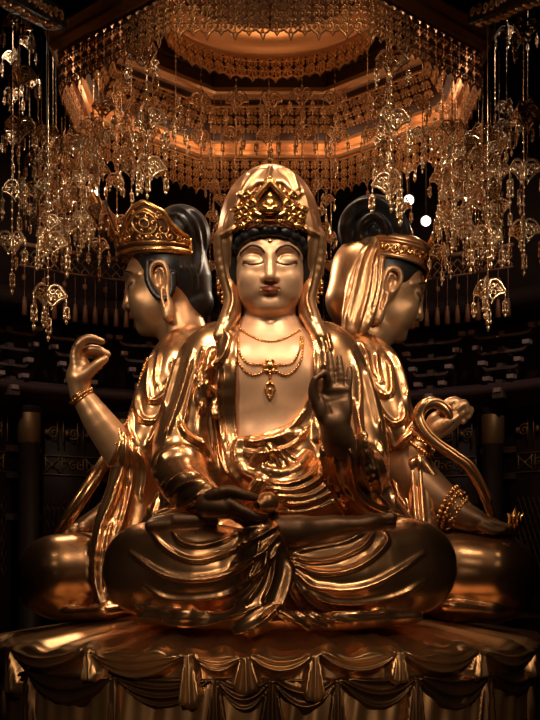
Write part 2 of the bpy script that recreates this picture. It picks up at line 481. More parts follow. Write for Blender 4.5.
# ================================================================== front figure
def front_figure():
    root = thing('bodhisattva_statue', 'front golden seated bodhisattva in hooded veil, one palm raised, facing out over draped throne', 'statue', (0, 0, 1.82), 'three golden figures seated back to back')
    inv = Matrix.Translation((0, 0, -1.82))
    def add(o): o.parent = root; o.matrix_parent_inverse = inv; return o
    H = Head(W(270, 282.5, 0), 0, (.97, .93, .935), R(4))
    # ---- body: head, neck, chest, arms, feet in one skin
    b = Sculpt(); face(b, H)
    b.chain([W(270, 340, .06), W(270, 318, .06), W(270, 296, .02)], [.33, .262, .25], .06)
    for py, r in ((319, .29), (329, .315)):
        b.chain([W(270 + 30 * math.sin(q), py - 3 * math.cos(q) + 3, .06 - .25 * math.cos(q)) for q in np.linspace(-1.4, 1.4, 9)], .022, .03)
    def torso(sc, o):
        sc.ell(W(271, 395, .02), (.60 + o, .44 + o, .78 + o), .1)
        sc.ell(W(250, 372, -.12), (.34 + o, .31 + o, .34 + o), .12)
        sc.ell(W(293, 372, -.12), (.34 + o, .31 + o, .34 + o), .12)
        sc.chain([W(216, 352, .05), W(270, 340, .06), W(324, 352, .05)], [.22 + o, .25 + o, .22 + o], .12)
        sc.ell(W(275, 470, -.06), (.56 + o, .44 + o, .56 + o), .14)
    torso(b, 0)
    # raised hand (picture right): palm to the viewer
    y = -1.0
    b.chain([W(352, 478, -.42), W(341, 448, -.85), W(334, 424, y + .02)], [.19, .155, .135], .05, n=3)
    b.ell(W(335, 398, y + .01), (.155, .06, .15), .05)
    b.ell(W(334, 412, y + .01), (.13, .07, .13), .06)
    b.ell(W(321, 409, y - .045), (.065, .065, .125), .04)
    b.ell(W(346, 409, y - .02), (.055, .06, .13), .05)
    b.ell(W(336, 389, y - .035), (.12, .028, .028), .05)
    for q0, q1 in (((327, 402), (345, 397)), ((324, 398), (331, 414))): b.chain([W(*q0, y - .075), W(*q1, y - .075)], .010, .02, 'sub')
    for pts, r in (([W(332.5, 392, y), W(331.5, 376, y - .01), W(329.5, 355, y + .015)], [.044, .039, .029]),
                   ([W(340, 390, y), W(340.5, 374, y - .01), W(339, 358, y + .01)], [.043, .038, .028]),
                   ([W(347, 393, y + .01), W(349, 380, y), W(349.5, 369, y + .01)], [.038, .034, .026]),
                   ([W(326, 394, y), W(327, 380, y - .07), W(324.5, 373, y - .10), W(319, 376, y - .13)], [.043, .038, .035, .03]),
                   ([W(320, 412, y - .04), W(314, 399, y - .08), W(313, 388, y - .11), W(315, 379, y - .14)], [.055, .047, .041, .031])):
        b.chain(pts, r, .018, n=3)
    # lower hand (picture left) palm up around the jar
    y = -1.25
    b.chain([W(180, 496, -.72), W(198, 502, -1.0), W(214, 505, y + .05)], [.10, .10, .095], .05, n=3)
    b.chain([W(207, 506, y + .04), W(226, 508, y)], [.11, .10], .05)
    for pts, r in (([W(211, 496, y - .02), W(228, 491, y - .06), W(243, 495, y - .05), W(256, 498, y - .02)], [.062, .052, .045, .034]),
                   ([W(230, 503, y - .05), W(244, 511, y - .10), W(257, 517, y - .10), W(265, 517, y - .07)], [.05, .045, .04, .03]),
                   ([W(230, 508, y), W(246, 517, y - .02), W(262, 519, y + .01), W(275, 513, y + .02)], [.05, .045, .04, .031]),
                   ([W(228, 511, y + .06), W(244, 521, y + .07), W(260, 522, y + .09), W(272, 518, y + .1)], [.05, .045, .04, .031])):
        b.chain(pts, r, .018, n=3)
    # feet lying on the thighs
    b.chain([W(262, 532, -1.14), W(296, 533, -1.1), W(330, 529, -1.03)], [.165, .15, .12], .05, kk=.6)
    b.ell(W(350, 525, -1.0), (.28, .13, .085), .07); b.ell(W(372, 521, -.98), (.12, .12, .06), .05)
    for i, (px, py, yy, r) in enumerate(((392, 518, -1.0, .05), (391, 521, -.95, .045), (389, 524, -.92, .042))):
        b.chain([W(368, py + 2, yy + .02), W(px, py, yy)], [.055, r], .03)
    b.chain([W(154, 523, -1.0), W(176, 521, -1.05), W(212, 521, -1.1)], [.055, .075, .06], .03)
    b.chain([W(150, 526, -1.05), W(168, 525, -1.08)], [.05, .045], .03)
    body = add(carve('body', b, .0085, M['skin'], None, smooth=1))
    body.data.materials.append(M['hand'])
    me = body.data                                  # hands and feet are the darker, unpolished bronze
    co = np.zeros(len(me.polygons) * 3); me.polygons.foreach_get('center', co); co = co.reshape(-1, 3); P = pxof(co)
    hand = ((P[:, 0] > 305) & (P[:, 1] > 350) & (co[:, 1] < -.55)) | ((P[:, 1] > 478) & (co[:, 1] < -.62))
    mi = np.zeros(len(me.polygons), np.int32); mi[hand] = 1; me.polygons.foreach_set('material_index', mi)
    face_paint(H, body, b)

    # ---- robe
    r = Sculpt(); torso(r, .045)
    r.chain([W(220, 344, .05), W(205, 364, .02), W(188, 415, -.06), W(178, 462, -.22)], [.20, .27, .27, .26], .10, n=3)
    r.chain([W(215, 420, .1), W(205, 470, .05), W(185, 520, -.1), W(165, 545, -.2)], [.28, .32, .36, .34], .12)
    r.chain([W(321, 344, .05), W(334, 362, .02), W(352, 414, -.04), W(362, 468, -.2)], [.20, .27, .28, .27], .10, n=3)
    r.chain([W(328, 420, .1), W(345, 470, .05), W(365, 515, -.1), W(392, 540, -.2)], [.28, .32, .34, .3], .12)
    r.prism_px(X('246,300 238,336 236,400 237.5,437 262,433 285,425 302,410 313,388 313,345 303,318 296,300'), -1.2, -.08, .012)
    r.chain([W(178, 466, -.3), W(188, 488, -.7), W(207, 500, -1.06)], [.26, .215, .155], .06, n=3)
    r.chain([W(362, 474, -.3), W(352, 468, -.6), W(341, 450, -.8)], [.25, .24, .19], .06, n=3)
    r.prism_px(X('323,436 345,434 352,446 341,452 325,449'), -1.3, -.78, .03)
    r.chain([W(352, 465, -.62), W(362, 497, -.6), W(378, 514, -.55)], [.19, .16, .12], .06, n=3)
    # hips, legs, lap
    r.ell(W(270, 560, .12), (1.25, .62, .55), .12)
    r.ell(W(297, 500, -.2), (.62, .55, .42), .1)
    r.chain([W(150, 570, -.75), W(205, 569, -.95), W(262, 573, -1.0)], [.425, .40, .33], .08, n=3)
    r.chain([W(408, 567, -.72), W(355, 571, -.93), W(290, 578, -1.02)], [.44, .38, .30], .08, n=3)
    r.chain([W(150, 570, -.75), W(190, 575, -.2)], [.42, .45], .1)
    r.chain([W(408, 567, -.72), W(360, 575, -.2)], [.43, .45], .1)
    # cloth hanging in front of the ankles and spreading on the seat
    r.chain([W(262, 533, -1.22), W(266, 560, -1.36), W(264, 590, -1.42), W(250, 620, -1.48)], [.17, .20, .20, .16], .08, flat=((0, 1, .1), 1.6), n=3)
    r.chain([W(150, 617, -1.1), W(205, 620, -1.3), W(270, 620, -1.42), W(330, 622, -1.3), W(410, 617, -1.1)], [.12, .14, .15, .14, .12], .08, flat=((0, .2, 1), 1.8), n=3)
    # lapels running down from the hood, twisted ribbon, hanging scarf ends
    def on(pts, off=0.): return [tuple(r.surf(px, py, off=off)) for px, py in pts]
    r.chain(on(X('231,322 226,345 226,380 227,420 231,455 240,478')), [.06, .085, .09, .085, .07, .05], .02, flat=((0, 1, 0), 1.8), n=3)
    r.chain(on(X('310,322 318,345 320,380 318,412 314,440')), [.05, .06, .055, .05, .045], .02, flat=((0, 1, 0), 1.6), n=3)
    r.chain(on(X('213,352 207,372 204,386')), [.05, .06, .045], .02, n=3)
    r.chain(on(X('204,386 200,398 202,412')), [.035, .06, .04], .02, n=3)
    r.chain(on(X('204,384 216,398 218,415')), [.03, .05, .04], .02, n=3)
    r.chain(on(X('252,440 275,442 300,433')), .05, .02, flat=((0, 1, 0), 1.5), n=3)
    r.chain(on(X('262,470 282,474 299,468 308,455')), .05, .02, flat=((0, 1, 0), 1.5), n=3)
    r.chain(on(X('239,442 237,457 246,472 262,480')), .05, .02, flat=((0, 1, 0), 1.5), n=3)
    r.chain(on(X('270,447 262,455 254,462')), [.03, .05, .04], .02, n=3)
    r.chain(on(X('270,447 280,458 284,468')), [.03, .05, .04], .02, n=3)
    r.chain(on(X('258,482 252,492 247,502')), [.05, .065, .05], .02, n=3)
    r.chain(on(X('358,440 366,462 372,480')), [.05, .07, .05], .03, n=3)
    r.chain(on(X('368,446 372,470 378,490')), [.04, .06, .05], .03, n=3)
    F = [  # left leg
        ('173,532 181,543 199,547 220,543 240,534 262,525', 1.75, 0.038, -1.6), ('152,533 163,547 181,558 201,561 230,553 256,541 278,526', 1.75, 0.045, -1.8),
        ('130,553 142,562 168,576 199,579 230,573 258,558 279,536', 1.75, 0.045, -1.8), ('144,586 165,597 194,599 230,593 260,574 280,545', 1.75, 0.039, -1.8),
        ('131,599 142,608 170,613 205,611', 1.75, 0.032, -1.6), ('205,612 231,604 256,580 270,548', 1.75, 0.037, -1.5),
        ('268,550 262,580 245,606', 1.75, 0.038), ('276,550 272,580 262,604', 1.8, .03), ('260,540 256,560 248,580', 1.6, .025), ('250,536 244,552 232,566', 1.6, .025),
        ('288,556 289,575 281,601 272,614 249,628 225,634', 1.75, 0.059, 2.2), ('274,612 296,621 313,630', 1.75, 0.049, -2.),
        ('289,590 300,606 322,618 350,622', 1.75, 0.032), ('286,604 305,618 330,628', 1.75, 0.032), ('160,622 190,625 232,618 258,606', 1.75, 0.032),
        # right leg
        ('290,557 305,562 322,562 341,558 364,547 374,533', 1.75, 0.043, -1.7), ('291,564 317,573 346,571 369,561 387,544 384,531', 1.75, 0.048, -1.8),
        ('291,570 311,585 330,588 346,589 372,584 400,570 424,554', 1.75, 0.043, -1.8), ('305,590 325,600 350,603 377,600 400,594 424,582', 1.75, 0.037, -1.7),
        ('291,578 312,602 336,613 370,615 400,612', 1.75, 0.037, -1.5), ('294,553 315,549 345,543 366,533', 1.75, 0.032, -1.5),
        # waist
        ('240,440 260,441 285,432 303,411', 2., .03, 2.), ('239,452 262,453 290,446 311,424', 1.8, .02, 2.),
        ('262,481 286,485 311,476 323,458', 2.2, .04, 1.6), ('262,488 293,491 317,481 328,466', 2.2, .04, 1.6), ('270,496 301,497 322,489 333,474', 2.2, .04, 1.6),
        ('280,503 304,503 327,494 338,482', 2.2, .04, 1.6), ('280,511 304,511 332,502 344,492', 2.2, .035, 1.6),
        ('272,448 272,464', 1.4, .03), ('266,450 262,466', 1.4, .025), ('277,450 290,466', 1.4, .025), ('281,448 298,462', 1.4, .025),
        # picture-left sleeve
        ('158,465 162,458 172,452 187,451 202,458 213,472', 2.2, .05, 1.8), ('178,420 186,436 204,449 213,468', 2., .05, -1.8),
        ('163,500 172,482 190,474 212,478', 1.8, .032, 1.5), ('168,505 180,488 200,482 214,484', 1.8, .03, 1.5), ('150,520 163,511 190,503 203,490', 1.8, .034, 1.5), ('146,524 170,514 200,508', 1.6, .03),
        ('158,470 150,490 148,515', 2., .035), ('166,480 158,500 152,520', 2., .03),
        # shoulders
        ('230,318 224,330 229,340 222,360 209,371', 1.8, .045, 2.), ('204,348 199,368 200,392', 2., .04), ('193,352 186,382 176,412 166,440', 2.2, .04, 1.5), ('210,352 206,380 210,420 214,455', 1.8, .04),
        ('196,372 188,402 184,425', 1.8, .035), ('203,400 198,425 202,448', 1.8, .035), ('212,400 216,430 222,458 234,480', 1.8, .04), ('180,352 172,380 164,410', 2., .03), ('222,366 220,400 224,440', 1.6, -.035),
        ('312,325 322,345 324,372', 1.8, .035, -2.), ('326,332 331,352', 1.8, .03), ('352,352 358,380 360,420 366,464 376,496 398,513', 2.1, .045, 1.6), ('344,440 351,456 355,485 370,505 412,523', 2.1, .045, 1.6),
        ('316,415 323,459 336,495 348,512', 2.1, .04, 1.8), ('364,366 372,396 380,430', 2., .04, 1.5), ('372,385 384,420 390,450', 2., .035), ('354,400 362,440 372,472', 1.8, .035), ('334,455 340,480 352,500', 1.8, .03), ('378,440 386,475 396,505', 2., .04)]
    robe = add(carve('robe', r, .0105, M['robe'], None, F))

    # ---- hood veil
    v = Sculpt()
    H.ell(v, (0, .06, .74), (.44, .48, .50), .1); H.ell(v, (0, .02, .50), (.475, .45, .40), .1)
    v.chain([W(270, 226, .08), W(270, 250, .08), W(270, 285, .1), W(270, 318, .1)], [.50, .52, .44, .38], .1)
    H.ell(v, (0, -.36, .08), (.385, .52, .50), .05, 'sub')
    v.prism_px(X('233,233 307,233 306,262 302,300 298,345 242,345 237,300 232,262'), -1.2, .12, .04)
    v.prism_px(X('242,200 258,184 282,184 298,200 306,236 234,236'), -1.2, -.34, .05)
    for s, xs in ((-1, (222, 222, 229, 233, 229, 220)), (1, (318, 318, 311, 307, 311, 320))):
        v.chain([W(x, py, y) for x, py, y in zip(xs, (238, 262, 285, 302, 318, 336), (-.12, -.1, -.08, -.1, -.18, -.3))], [.085, .07, .075, .085, .09, .07], .05, n=3)
    FV = [('270,166 258,172 246,188 236,210 226,236', 2.2, .03), ('271,166 268,178 266,188', 1.8, .035), ('276,167 290,176 299,194', 1.8, .03), ('284,168 300,186 308,212 314,238', 2.2, .03), ('248,172 240,192 238,198', 2., .025),
          ('239,194 248,196 256,188', 1.6, .035), ('284,188 292,196 301,194', 1.6, .035), ('228,212 224,236 226,262 231,290', 1.8, .03), ('312,212 316,236 313,262 309,290', 1.8, .03), ('222,238 230,232 238,226', 1.6, .03), ('318,238 310,232 302,226', 1.6, .03),
          ('228,318 233,300 231,282', 1.6, .035), ('312,318 307,300 309,282', 1.6, .035)]
    veil = add(carve('veil', v, .009, M['veil'], None, FV))

    # ---- hair: wave of black curls over the brow and side locks
    h = Sculpt()
    for s in (-1, 1):
        for i, (x, z, rr) in enumerate(((.05, .445, .066), (.145, .435, .07), (.235, .405, .068), (.30, .365, .06), (.335, .30, .055))):
            yv = -.47 + 1.5 * x * x
            H.ell(h, (s * x, yv + .03, z), (rr, rr * .9, rr), .025)
        H.chain(h, [(s * .345, -.19, .26), (s * .385, -.17, .12), (s * .385, -.15, 0), (s * .365, -.12, -.10)], [.05, .045, .045, .035], .03, n=3)
    H.ell(h, (0, .02, .33), (.37, .42, .2), .04)
    hair = add(carve('hair', h, .009, M['hair'], None))

    # ---- crown in front of the hood
    mb = MB(); yc = -.50
    def C(px, py, dy=0.): return W(px, 180 + (py - 180) * .93, yc + dy + ((px - 270) / 100) ** 2 * 1.5)
    arch = [C(*p) for p in spline(X('257,217 255,205 259,196 266,187 270,181 274,187 281,196 285,205 283,217'), 4)]
    mb.tube(arch, .032, 8)
    for i in range(2, len(arch) - 2, 2):
        a = Vector(arch[i]); c = Vector(C(270, 203)); d = (a - c).normalized()
        mb.tube([a, a + d * .05 + Vector((0, 0, .02))], [.02, .004], 5)
    seat = [C(*p, -.03) for p in spline(X('254,215 262,219 270,220 278,219 286,215'), 3)]
    mb.tube(seat, .04, 8)
    for k in range(7): mb.ball(C(256 + k * 4.7, 213.5, -.04), (.022, .022, .03), 6, 4)
    bk = [C(*p, .02) for p in X('258,216 257,205 263,194 270,185 277,194 283,205 282,216')]
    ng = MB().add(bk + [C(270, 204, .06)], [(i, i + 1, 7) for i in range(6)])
    for s in (-1, 1):
        for cx, cy, rr, a0, sg in ((18, 205, 5.5, 0, 1), (25, 213, 5.5, 2, -1), (16, 216, 4.5, 4, 1), (22, 197, 4, 1, -1), (31, 220, 5, 3, 1), (34, 211, 3.5, 0, 1), (12, 224, 4, 2, 1), (21, 224, 4, 0, -1), (29, 229, 4, 2, 1)):
            sp = [C(270 + s * (x), z, -.03) for x, z in spiral(cx, cy, rr, 1.3, a0, sg, 16)]
            mb.tube(sp, [.024] * 12 + [.022] * 4 + [.02], 6)
        for cx, cy in ((15, 210), (20, 210), (28, 206), (27, 218), (17, 221), (34, 226)): mb.ball(C(270 + s * cx, cy, -.02), .022, 6, 4)
    band = [C(*p, .0) for p in spline(X('237,233 243,226 256,220 270,221 284,220 297,226 303,233'), 4)]
    mb.tube(band, .03, 6)
    crown = add(mb.build('crown', M['leaf']))
    mb = MB()
    mb.ball(C(270, 207, -.06), (.06, .05, .075), 10, 8); mb.ball(C(270, 198.5, -.06), (.034, .034, .04), 10, 8); mb.ball(C(270, 195, -.06), .018, 8, 5)
    mb.tube([C(261, 213, -.07), C(270, 212, -.11), C(279, 213, -.07)], [.03, .04, .03], 8)
    for s in (-1, 1): mb.tube([C(270 + s * 5, 203.5, -.06), C(270 + s * 7.5, 208, -.09), C(270 + s * 2, 210.5, -.12)], .02, 6)
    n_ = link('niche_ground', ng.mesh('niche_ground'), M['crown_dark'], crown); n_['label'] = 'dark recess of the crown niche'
    f = link('crown_figure', mb.mesh('crown_figure'), M['leaf'], crown); f['label'] = 'tiny seated figure in the crown niche'
    # ---- necklace on the chest
    def ch(px, py): p = b.surf(px, py, off=.012); return tuple(p)
    mb = MB()
    beads_along(mb, [ch(*p) for p in spline(X('241,330 255,338 270,341.5 286,338 300,330'), 5)], .0155, .032)
    add(mb.build('necklace', M['leaf'])); mb = MB()
    for ln in ('238,338 240,354 250,364 270,364 290,364 299,352 301,336', '236,340 237,357 243,369 254,375 264,371 270,366', '303,338 302,356 296,369 286,375 276,371 270,366', '270,368 270,375 270,382'):
        beads_along(mb, [ch(*p) for p in spline(X(ln), 5)], .0155, .032)
    nk = add(mb.build('necklace', M['leaf']))
    mb = MB(); c = Vector(ch(270, 366)); mb.ball(c, (.05, .03, .05), 10, 6)
    for k in range(6): q = k * PI / 3; mb.ball(c + Vector((.055 * math.cos(q), -.01, .055 * math.sin(q))), .022, 6, 4)
    c = Vector(ch(270, 390))
    sh = [(0, .08), (.035, .05), (.045, 0), (.03, -.04), (0, -.075), (-.03, -.04), (-.045, 0), (-.035, .05), (0, .08)]
    mb.tube([c + Vector((x, -.01, z)) for x, z in sh], .014, 6); mb.ball(c + Vector((0, -.01, 0)), .02, 8, 5)
    pd = link('pendant', mb.mesh('pendant'), M['leaf'], nk)
    # ---- ear ornaments hanging beside the cheeks
    for s in (-1, 1):
        mb = MB(); x0 = 270 + s * 47.5
        for cx, cy, rr, a0, sg in ((0, 258, 4, 0, 1), (2, 266, 5, 1, -1), (-1, 274, 4.5, 2, 1), (2, 283, 4, 3, -1)):
            mb.tube([W(x0 + s * x, z, -.04) for x, z in spiral(cx, cy, rr, 1.2, a0, sg, 12)], .02, 6)
        for dx, l in ((-4, 295), (0, 303), (4, 294)):
            beads_along(mb, [W(x0 + dx, 284, -.05), W(x0 + dx, l, -.05)], .02, .045)
        add(mb.build('ear_ornament', M['leaf']))
    # ---- jar held in the lower hand: a thing of its own
    p = Vector(W(268, 502.5, -1.33)); rr = .098
    mb = MB(); mb.lathe([(.001, -rr), (rr * .5, -rr * .87), (rr * .87, -rr * .5), (rr, 0), (rr * .9, rr * .42), (rr * .62, rr * .8), (rr * .48, rr * 1.0), (rr * .5, rr * 1.25), (rr * .42, rr * 1.28), (rr * .38, rr * .9), (.001, rr * .8)], 24)
    ax = Vector((-1.05, -.75, -.42)).normalized(); rot = Vector((0, 0, 1)).rotation_difference(ax).to_matrix()
    mb.v = [tuple(rot @ Vector(q)) for q in mb.v]
    jar = mb.build('jar', M['jar']); jar.location = p
    tag(jar, 'small round copper-gold jar cradled in lower hand of front statue', 'jar')
    mb = MB(); mb.lathe([(.001, rr * .92), (rr * .4, rr * .95)], 16); mb.v = [tuple(rot @ Vector(q)) for q in mb.v]  # black disc plugs the neck, standing in for the shade inside
    d = mb.build('mouth', M['dark'], jar); d['label'] = 'black disc painted as the shade inside the jar mouth'
    return root
front_figure()
# ================================================================== the two figures seated behind, turned outwards
def left_figure():
    z0 = 1.82
    root = thing('bodhisattva_statue', 'golden seated bodhisattva in tall openwork crown, raised curled hand, facing left with black topknot', 'statue', (-1.2, 1.5, z0), 'three golden figures seated back to back')
    inv = Matrix.Translation((1.2, -1.5, -z0))
    def add(o): o.parent = root; o.matrix_parent_inverse = inv; return o
    H = Head(W(166, 296, 1.5), R(-95), (.95, .88, 1.04), R(9))
    b = Sculpt(); face(b, H)
    b.chain([H.T(0, .12, -.1), W(183, 335, 1.45), W(190, 350, 1.5)], [.25, .26, .32], .06)
    b.ell(W(190, 440, 1.5), (.5, .55, .9), .1)
    b.chain([W(170, 380, 1.0), W(140, 445, .78), W(128, 462, .66)], [.24, .2, .17], .06)
    b.chain([W(128, 462, .66), W(118, 447, .62), W(100, 423, .56), W(81, 394, .52)], [.17, .158, .142, .098], .05, n=3, kk=.6)
    y = .5
    b.ell(W(80, 373, y), (.125, .10, .19), .06)
    b.chain([W(80, 394, .52), W(78, 378, y)], [.098, .12], .05)
    for pts, r in (([W(77, 369, y - .03), W(75.5, 353, y - .06), W(81, 342, y - .08), W(91, 338.5, y - .07), W(102, 341.5, y - .05)], [.07, .052, .045, .041, .032]),
                   ([W(80, 366, y + .03), W(80, 354, y + .02), W(88, 349.5, y + .01), W(98, 349.5, y), W(108, 354.5, y)], [.062, .045, .041, .039, .031]),
                   ([W(82, 364, y + .10), W(81, 355, y + .1), W(89, 351, y + .1), W(101, 353, y + .1)], [.055, .048, .044, .034]),
                   ([W(84, 365, y + .16), W(83, 358, y + .17), W(90, 353, y + .17), W(99, 355, y + .17)], [.05, .042, .038, .03]),
                   ([W(80, 378, y - .04), W(90, 371, y - .06), W(98, 364, y - .06), W(105, 359, y - .05)], [.085, .062, .05, .038])):
        b.chain(pts, r, .02, n=3)
    # other forearm and knuckles resting beyond the near knee
    b.chain([W(122, 500, 1.2), W(104, 514, 1.0), W(84, 525, .95)], [.15, .115, .09], .05)
    for px, py in ((58, 538), (65, 535.5), (73, 532.5), (82, 530.5)): b.chain([W(px + 8, py - 6, 1.0), W(px, py - 2.5, .82)], [.058, .058], .02)
    body = add(carve('body', b, .0095, M['skin_side'], None, smooth=1))
    face_paint(H, body, b)
    # robe
    r = Sculpt()
    r.ell(W(195, 440, 1.5), (.56, .58, 1.0), .12)
    r.chain([W(192, 350, 1.35), W(180, 372, 1.0), W(157, 425, .8), W(141, 455, .68)], [.28, .345, .285, .23], .1, n=3)
    r.chain([W(140, 455, .68), W(124, 452, .62), W(115, 442, .6)], [.22, .19, .165], .05)
    r.chain([W(58, 577, .55), W(84, 577, .66), W(125, 578, .9)], [.445, .445, .44], .08)
    r.ell(W(165, 570, 1.5), (1.0, .8, .55), .1)
    r.chain([W(126, 462, .62), W(117, 492, .52), W(107, 522, .42), W(101, 555, .26), W(101, 590, .16), W(103, 606, .12)], [.15, .12, .13, .12, .09, .10], .04, flat=((.3, 1, 0), 1.5), n=3)
    r.chain([W(132, 462, .66), W(128, 492, .55), W(118, 520, .42), W(110, 550, .24)], [.15, .09, .10, .07], .03, flat=((.3, 1, 0), 1.4), n=3)
    r.chain([W(146, 462, .7), W(142, 500, .7), W(134, 540, .6)], [.22, .2, .25], .06)
    r.chain([W(60, 614, .4), W(104, 612, .1), W(150, 606, .3)], [.10, .13, .12], .05, flat=((0, .2, 1), 1.8))
    F = [('152,350 149,394 156,401 167,390 175,363', 2.4, .05), ('140,366 138,408 145,421 160,418 172,396', 2.4, .05), ('160,352 156,376 158,388', 2., .03), ('190,338 183,360 176,390 166,415 152,434', 2.3, .05, 1.6),
         ('196,332 190,350 186,370', 2., .03), ('134,400 131,430 136,444', 2., .035), ('148,352 142,372 135,402 130,436', 1.8, .03), ('166,402 156,430 146,446', 2., .04), ('172,360 170,378 163,388', 2., -.03),
         ('116,420 120,445 108,470', 2., .035), ('124,430 126,455 118,490 106,525', 2., .05, 1.5), ('131,440 134,470 126,505 116,540', 2., .045), ('121,470 112,500 101,530 96,565 98,600', 1.8, .045, -1.5), ('138,450 146,470 142,500', 2., .04), ('112,520 106,550 105,590', 1.6, .035), ('128,480 124,505 118,528', 1.5, -.03)]
    robe = add(carve('robe', r, .0125, M['robe'], None, F))
    mb = MB()
    ln = []
    for px, py in spline(X('148,360 142,372 135,390 129,412 125,432 123,446'), 6):
        p = None
        for dx in np.arange(-6, 14, .5):
            p = r.surf(px + dx, py)
            if p is not None: break
        if p is not None: ln.append(tuple(p + np.array((-.01, 0, .01))))
    beads_along(mb, ln, .019, .04)
    o = add(mb.build('bead_trim', M['leaf'])); o['label'] = 'row of beads edging the shoulder cloth'
    # hair and topknot
    h = Sculpt()
    H.ell(h, (0, .10, .27), (.42, .50, .43), .06)
    H.chain(h, [(0, .30, .05), (0, .36, -.12)], [.30, .22], .08)
    H.ell(h, (0, -.42, .06), (.335, .33, .36), .05, 'sub'); H.ell(h, (0, -.24, -.08), (.5, .28, .26), .05, 'sub')
    H.ell(h, (.45, .03, .03), (.16, .105, .20), .03, 'sub'); H.ell(h, (-.45, .03, .03), (.16, .105, .20), .03, 'sub')
    for s in (-1, 1): H.chain(h, [(s * .39, -.10, .28), (s * .40, -.13, .10), (s * .41, -.075, -.06), (s * .42, .04, -.135), (s * .41, .14, -.06), (s * .40, .17, .1)], [.05, .045, .035, .035, .04, .05], .02, n=3)
    h.ell(W(181, 235, 1.5), (.33, .36, .33), .04); h.ell(W(189, 248, 1.5), (.18, .3, .26), .06)
    FH = [('178,207 188,214 197,228 200,250 198,275', 2., .03, 1.5), ('170,214 182,218 190,232 192,255', 2., .03, 1.5), ('186,208 198,216 205,232 205,252', 1.6, .025)] + \
         [(f'{a},{264} {a + 5},{278} {a + 5},{292}', 1.8, .016) for a in (181, 186, 191)]
    add(carve('hair', h, .0105, M['hair'], None, FH))
    # openwork crown round the head
    mb = MB()
    def cr(u, z, out=0.):           # u degrees from the brow, z head units
        q = R(u); k = 1 + .30 * (z - .42) + out
        fx = .455 * math.sin(q) * k; fy = .05 - (.555 if abs(u) < 90 else .50) * math.cos(q) * k
        return H.T(fx, fy, z - .17 * fy)
    def hgt(u):
        u = abs(u)
        return float(np.interp(u, [0, 8, 17, 26, 36, 46, 58, 72, 84, 96, 106, 114, 128, 140], [1.02, .98, .82, .64, .56, .60, .74, .84, .88, .82, .78, .66, .58, .555]))
    us = np.arange(-140, 141, 4)
    for o, sg in ((0., 1), (-.035, -1)):
        rows = [[cr(u, .40 + (hgt(u) - .40) * t, o) for u in us][::sg] for t in np.linspace(0, 1, 7)]
        mb.sheet(rows)
    for t in (0, 1): mb.tube([cr(u, .40 + (hgt(u) - .40) * t) for u in us], .030 if t else .035, 6)
    mb.tube([cr(u, .455) for u in us], .018, 6)
    for s in (-1, 1): mb.tube([cr(140 * s, z) for z in np.linspace(.40, .555, 4)], .03, 6)
    crown = add(mb.build('crown', M['crown_dark']))
    mb = MB()
    for s in (-1, 1):
        mb.tube([cr(u, .40, .0) for u in np.arange(0, 141, 4) * s], .042, 6)
        mb.tube([cr(u, hgt(u), .01) for u in np.arange(0, 141, 3) * s], .030, 6); mb.tube([cr(u, hgt(u) - .07, .015) for u in np.arange(0, 138, 3) * s], .018, 6)
        mb.tube([cr(u, .475, .02) for u in np.arange(0, 140, 4) * s], .016, 6)
        mb.tube([cr(140 * s, z, .01) for z in np.linspace(.40, .555, 4)], .03, 6)
        md = (80, .66)
        mb.tube([cr((md[0] + 15 * math.cos(q)) * s, md[1] + .115 * math.sin(q), .03) for q in np.linspace(0, 2 * PI, 21)], .019, 6)
        mb.tube([cr((md[0] + 6 * math.cos(q)) * s, md[1] + .045 * math.sin(q), .04) for q in np.linspace(0, 2 * PI, 13)], .016, 6)
        for k in range(6):
            q = k * PI / 3
            mb.tube([cr((md[0] + 10.5 * math.cos(q) + a) * s, md[1] + .08 * math.sin(q) + c, .04) for a, c in spiral(0, 0, 1, .9, q, 1, 8) for a, c in ((a * 3.2, c * .025),)], .013, 5)
        for u, z, rr, sg in ((60, .525, .05, 1), (70, .53, .045, -1), (78, .60, .05, 1), (120, .60, .06, -1), (128, .535, .045, 1), (112, .525, .04, 1), (140, .525, .04, -1), (150, .52, .035, 1), (50, .52, .035, -1), (38, .54, .05, 1), (28, .56, .06, -1), (20, .66, .07, 1), (12, .8, .07, -1), (12, .62, .06, 1), (30, .5, .04, 1), (88, .52, .04, -1), (100, .525, .04, 1), (86, .77, .035, 1), (118, .75, .045, -1), (5, .52, .05, 1)):
            mb.tube([cr((max(u - 18 * min(1, u / 60), 2) + a * 8.5 / .05 * .75) * s, z + c, .03) for a, c in spiral(0, 0, rr, 1.3, u, sg, 12)], .014, 5)
    mb.tube([cr(0, z, (z - .6) * .5) for z in np.linspace(.6, 1.16, 8)], [.07, .10, .12, .125, .11, .085, .055, .015], 10)
    f = add(mb.build('crown_scrollwork', M['leaf'])); f.parent = crown; f.matrix_parent_inverse = Matrix.Identity(4); f['label'] = 'gold scrolls, medallions and rims of the crown'
    crown['label'] = 'dark openwork ground of the crown'
    # bangle on the raised wrist
    mb = MB(); c = Vector(W(81.5, 396, .525)); ax = (Vector(W(100, 423, .56)) - c).normalized(); u = ax.orthogonal().normalized(); v = ax.cross(u)
    for dz, rr in ((-.03, .014), (.0, .020), (.03, .014)):
        mb.tube([c + ax * dz + (u * math.cos(q) + v * math.sin(q)) * (.112 + dz * .25) for q in np.linspace(0, 2 * PI, 25)], rr, 6)
    for q in np.linspace(0, 2 * PI, 18, endpoint=False): mb.ball(c + (u * math.cos(q) + v * math.sin(q)) * .13, .018, 6, 4)
    add(mb.build('bangle', M['leaf']))
    # staff
    a, z = Vector(W(53.5, 540, .80)), Vector(W(112, 452, .82)); d = z - a; side = Vector((.83, .0, .55)).normalized() * .066
    mb = MB()
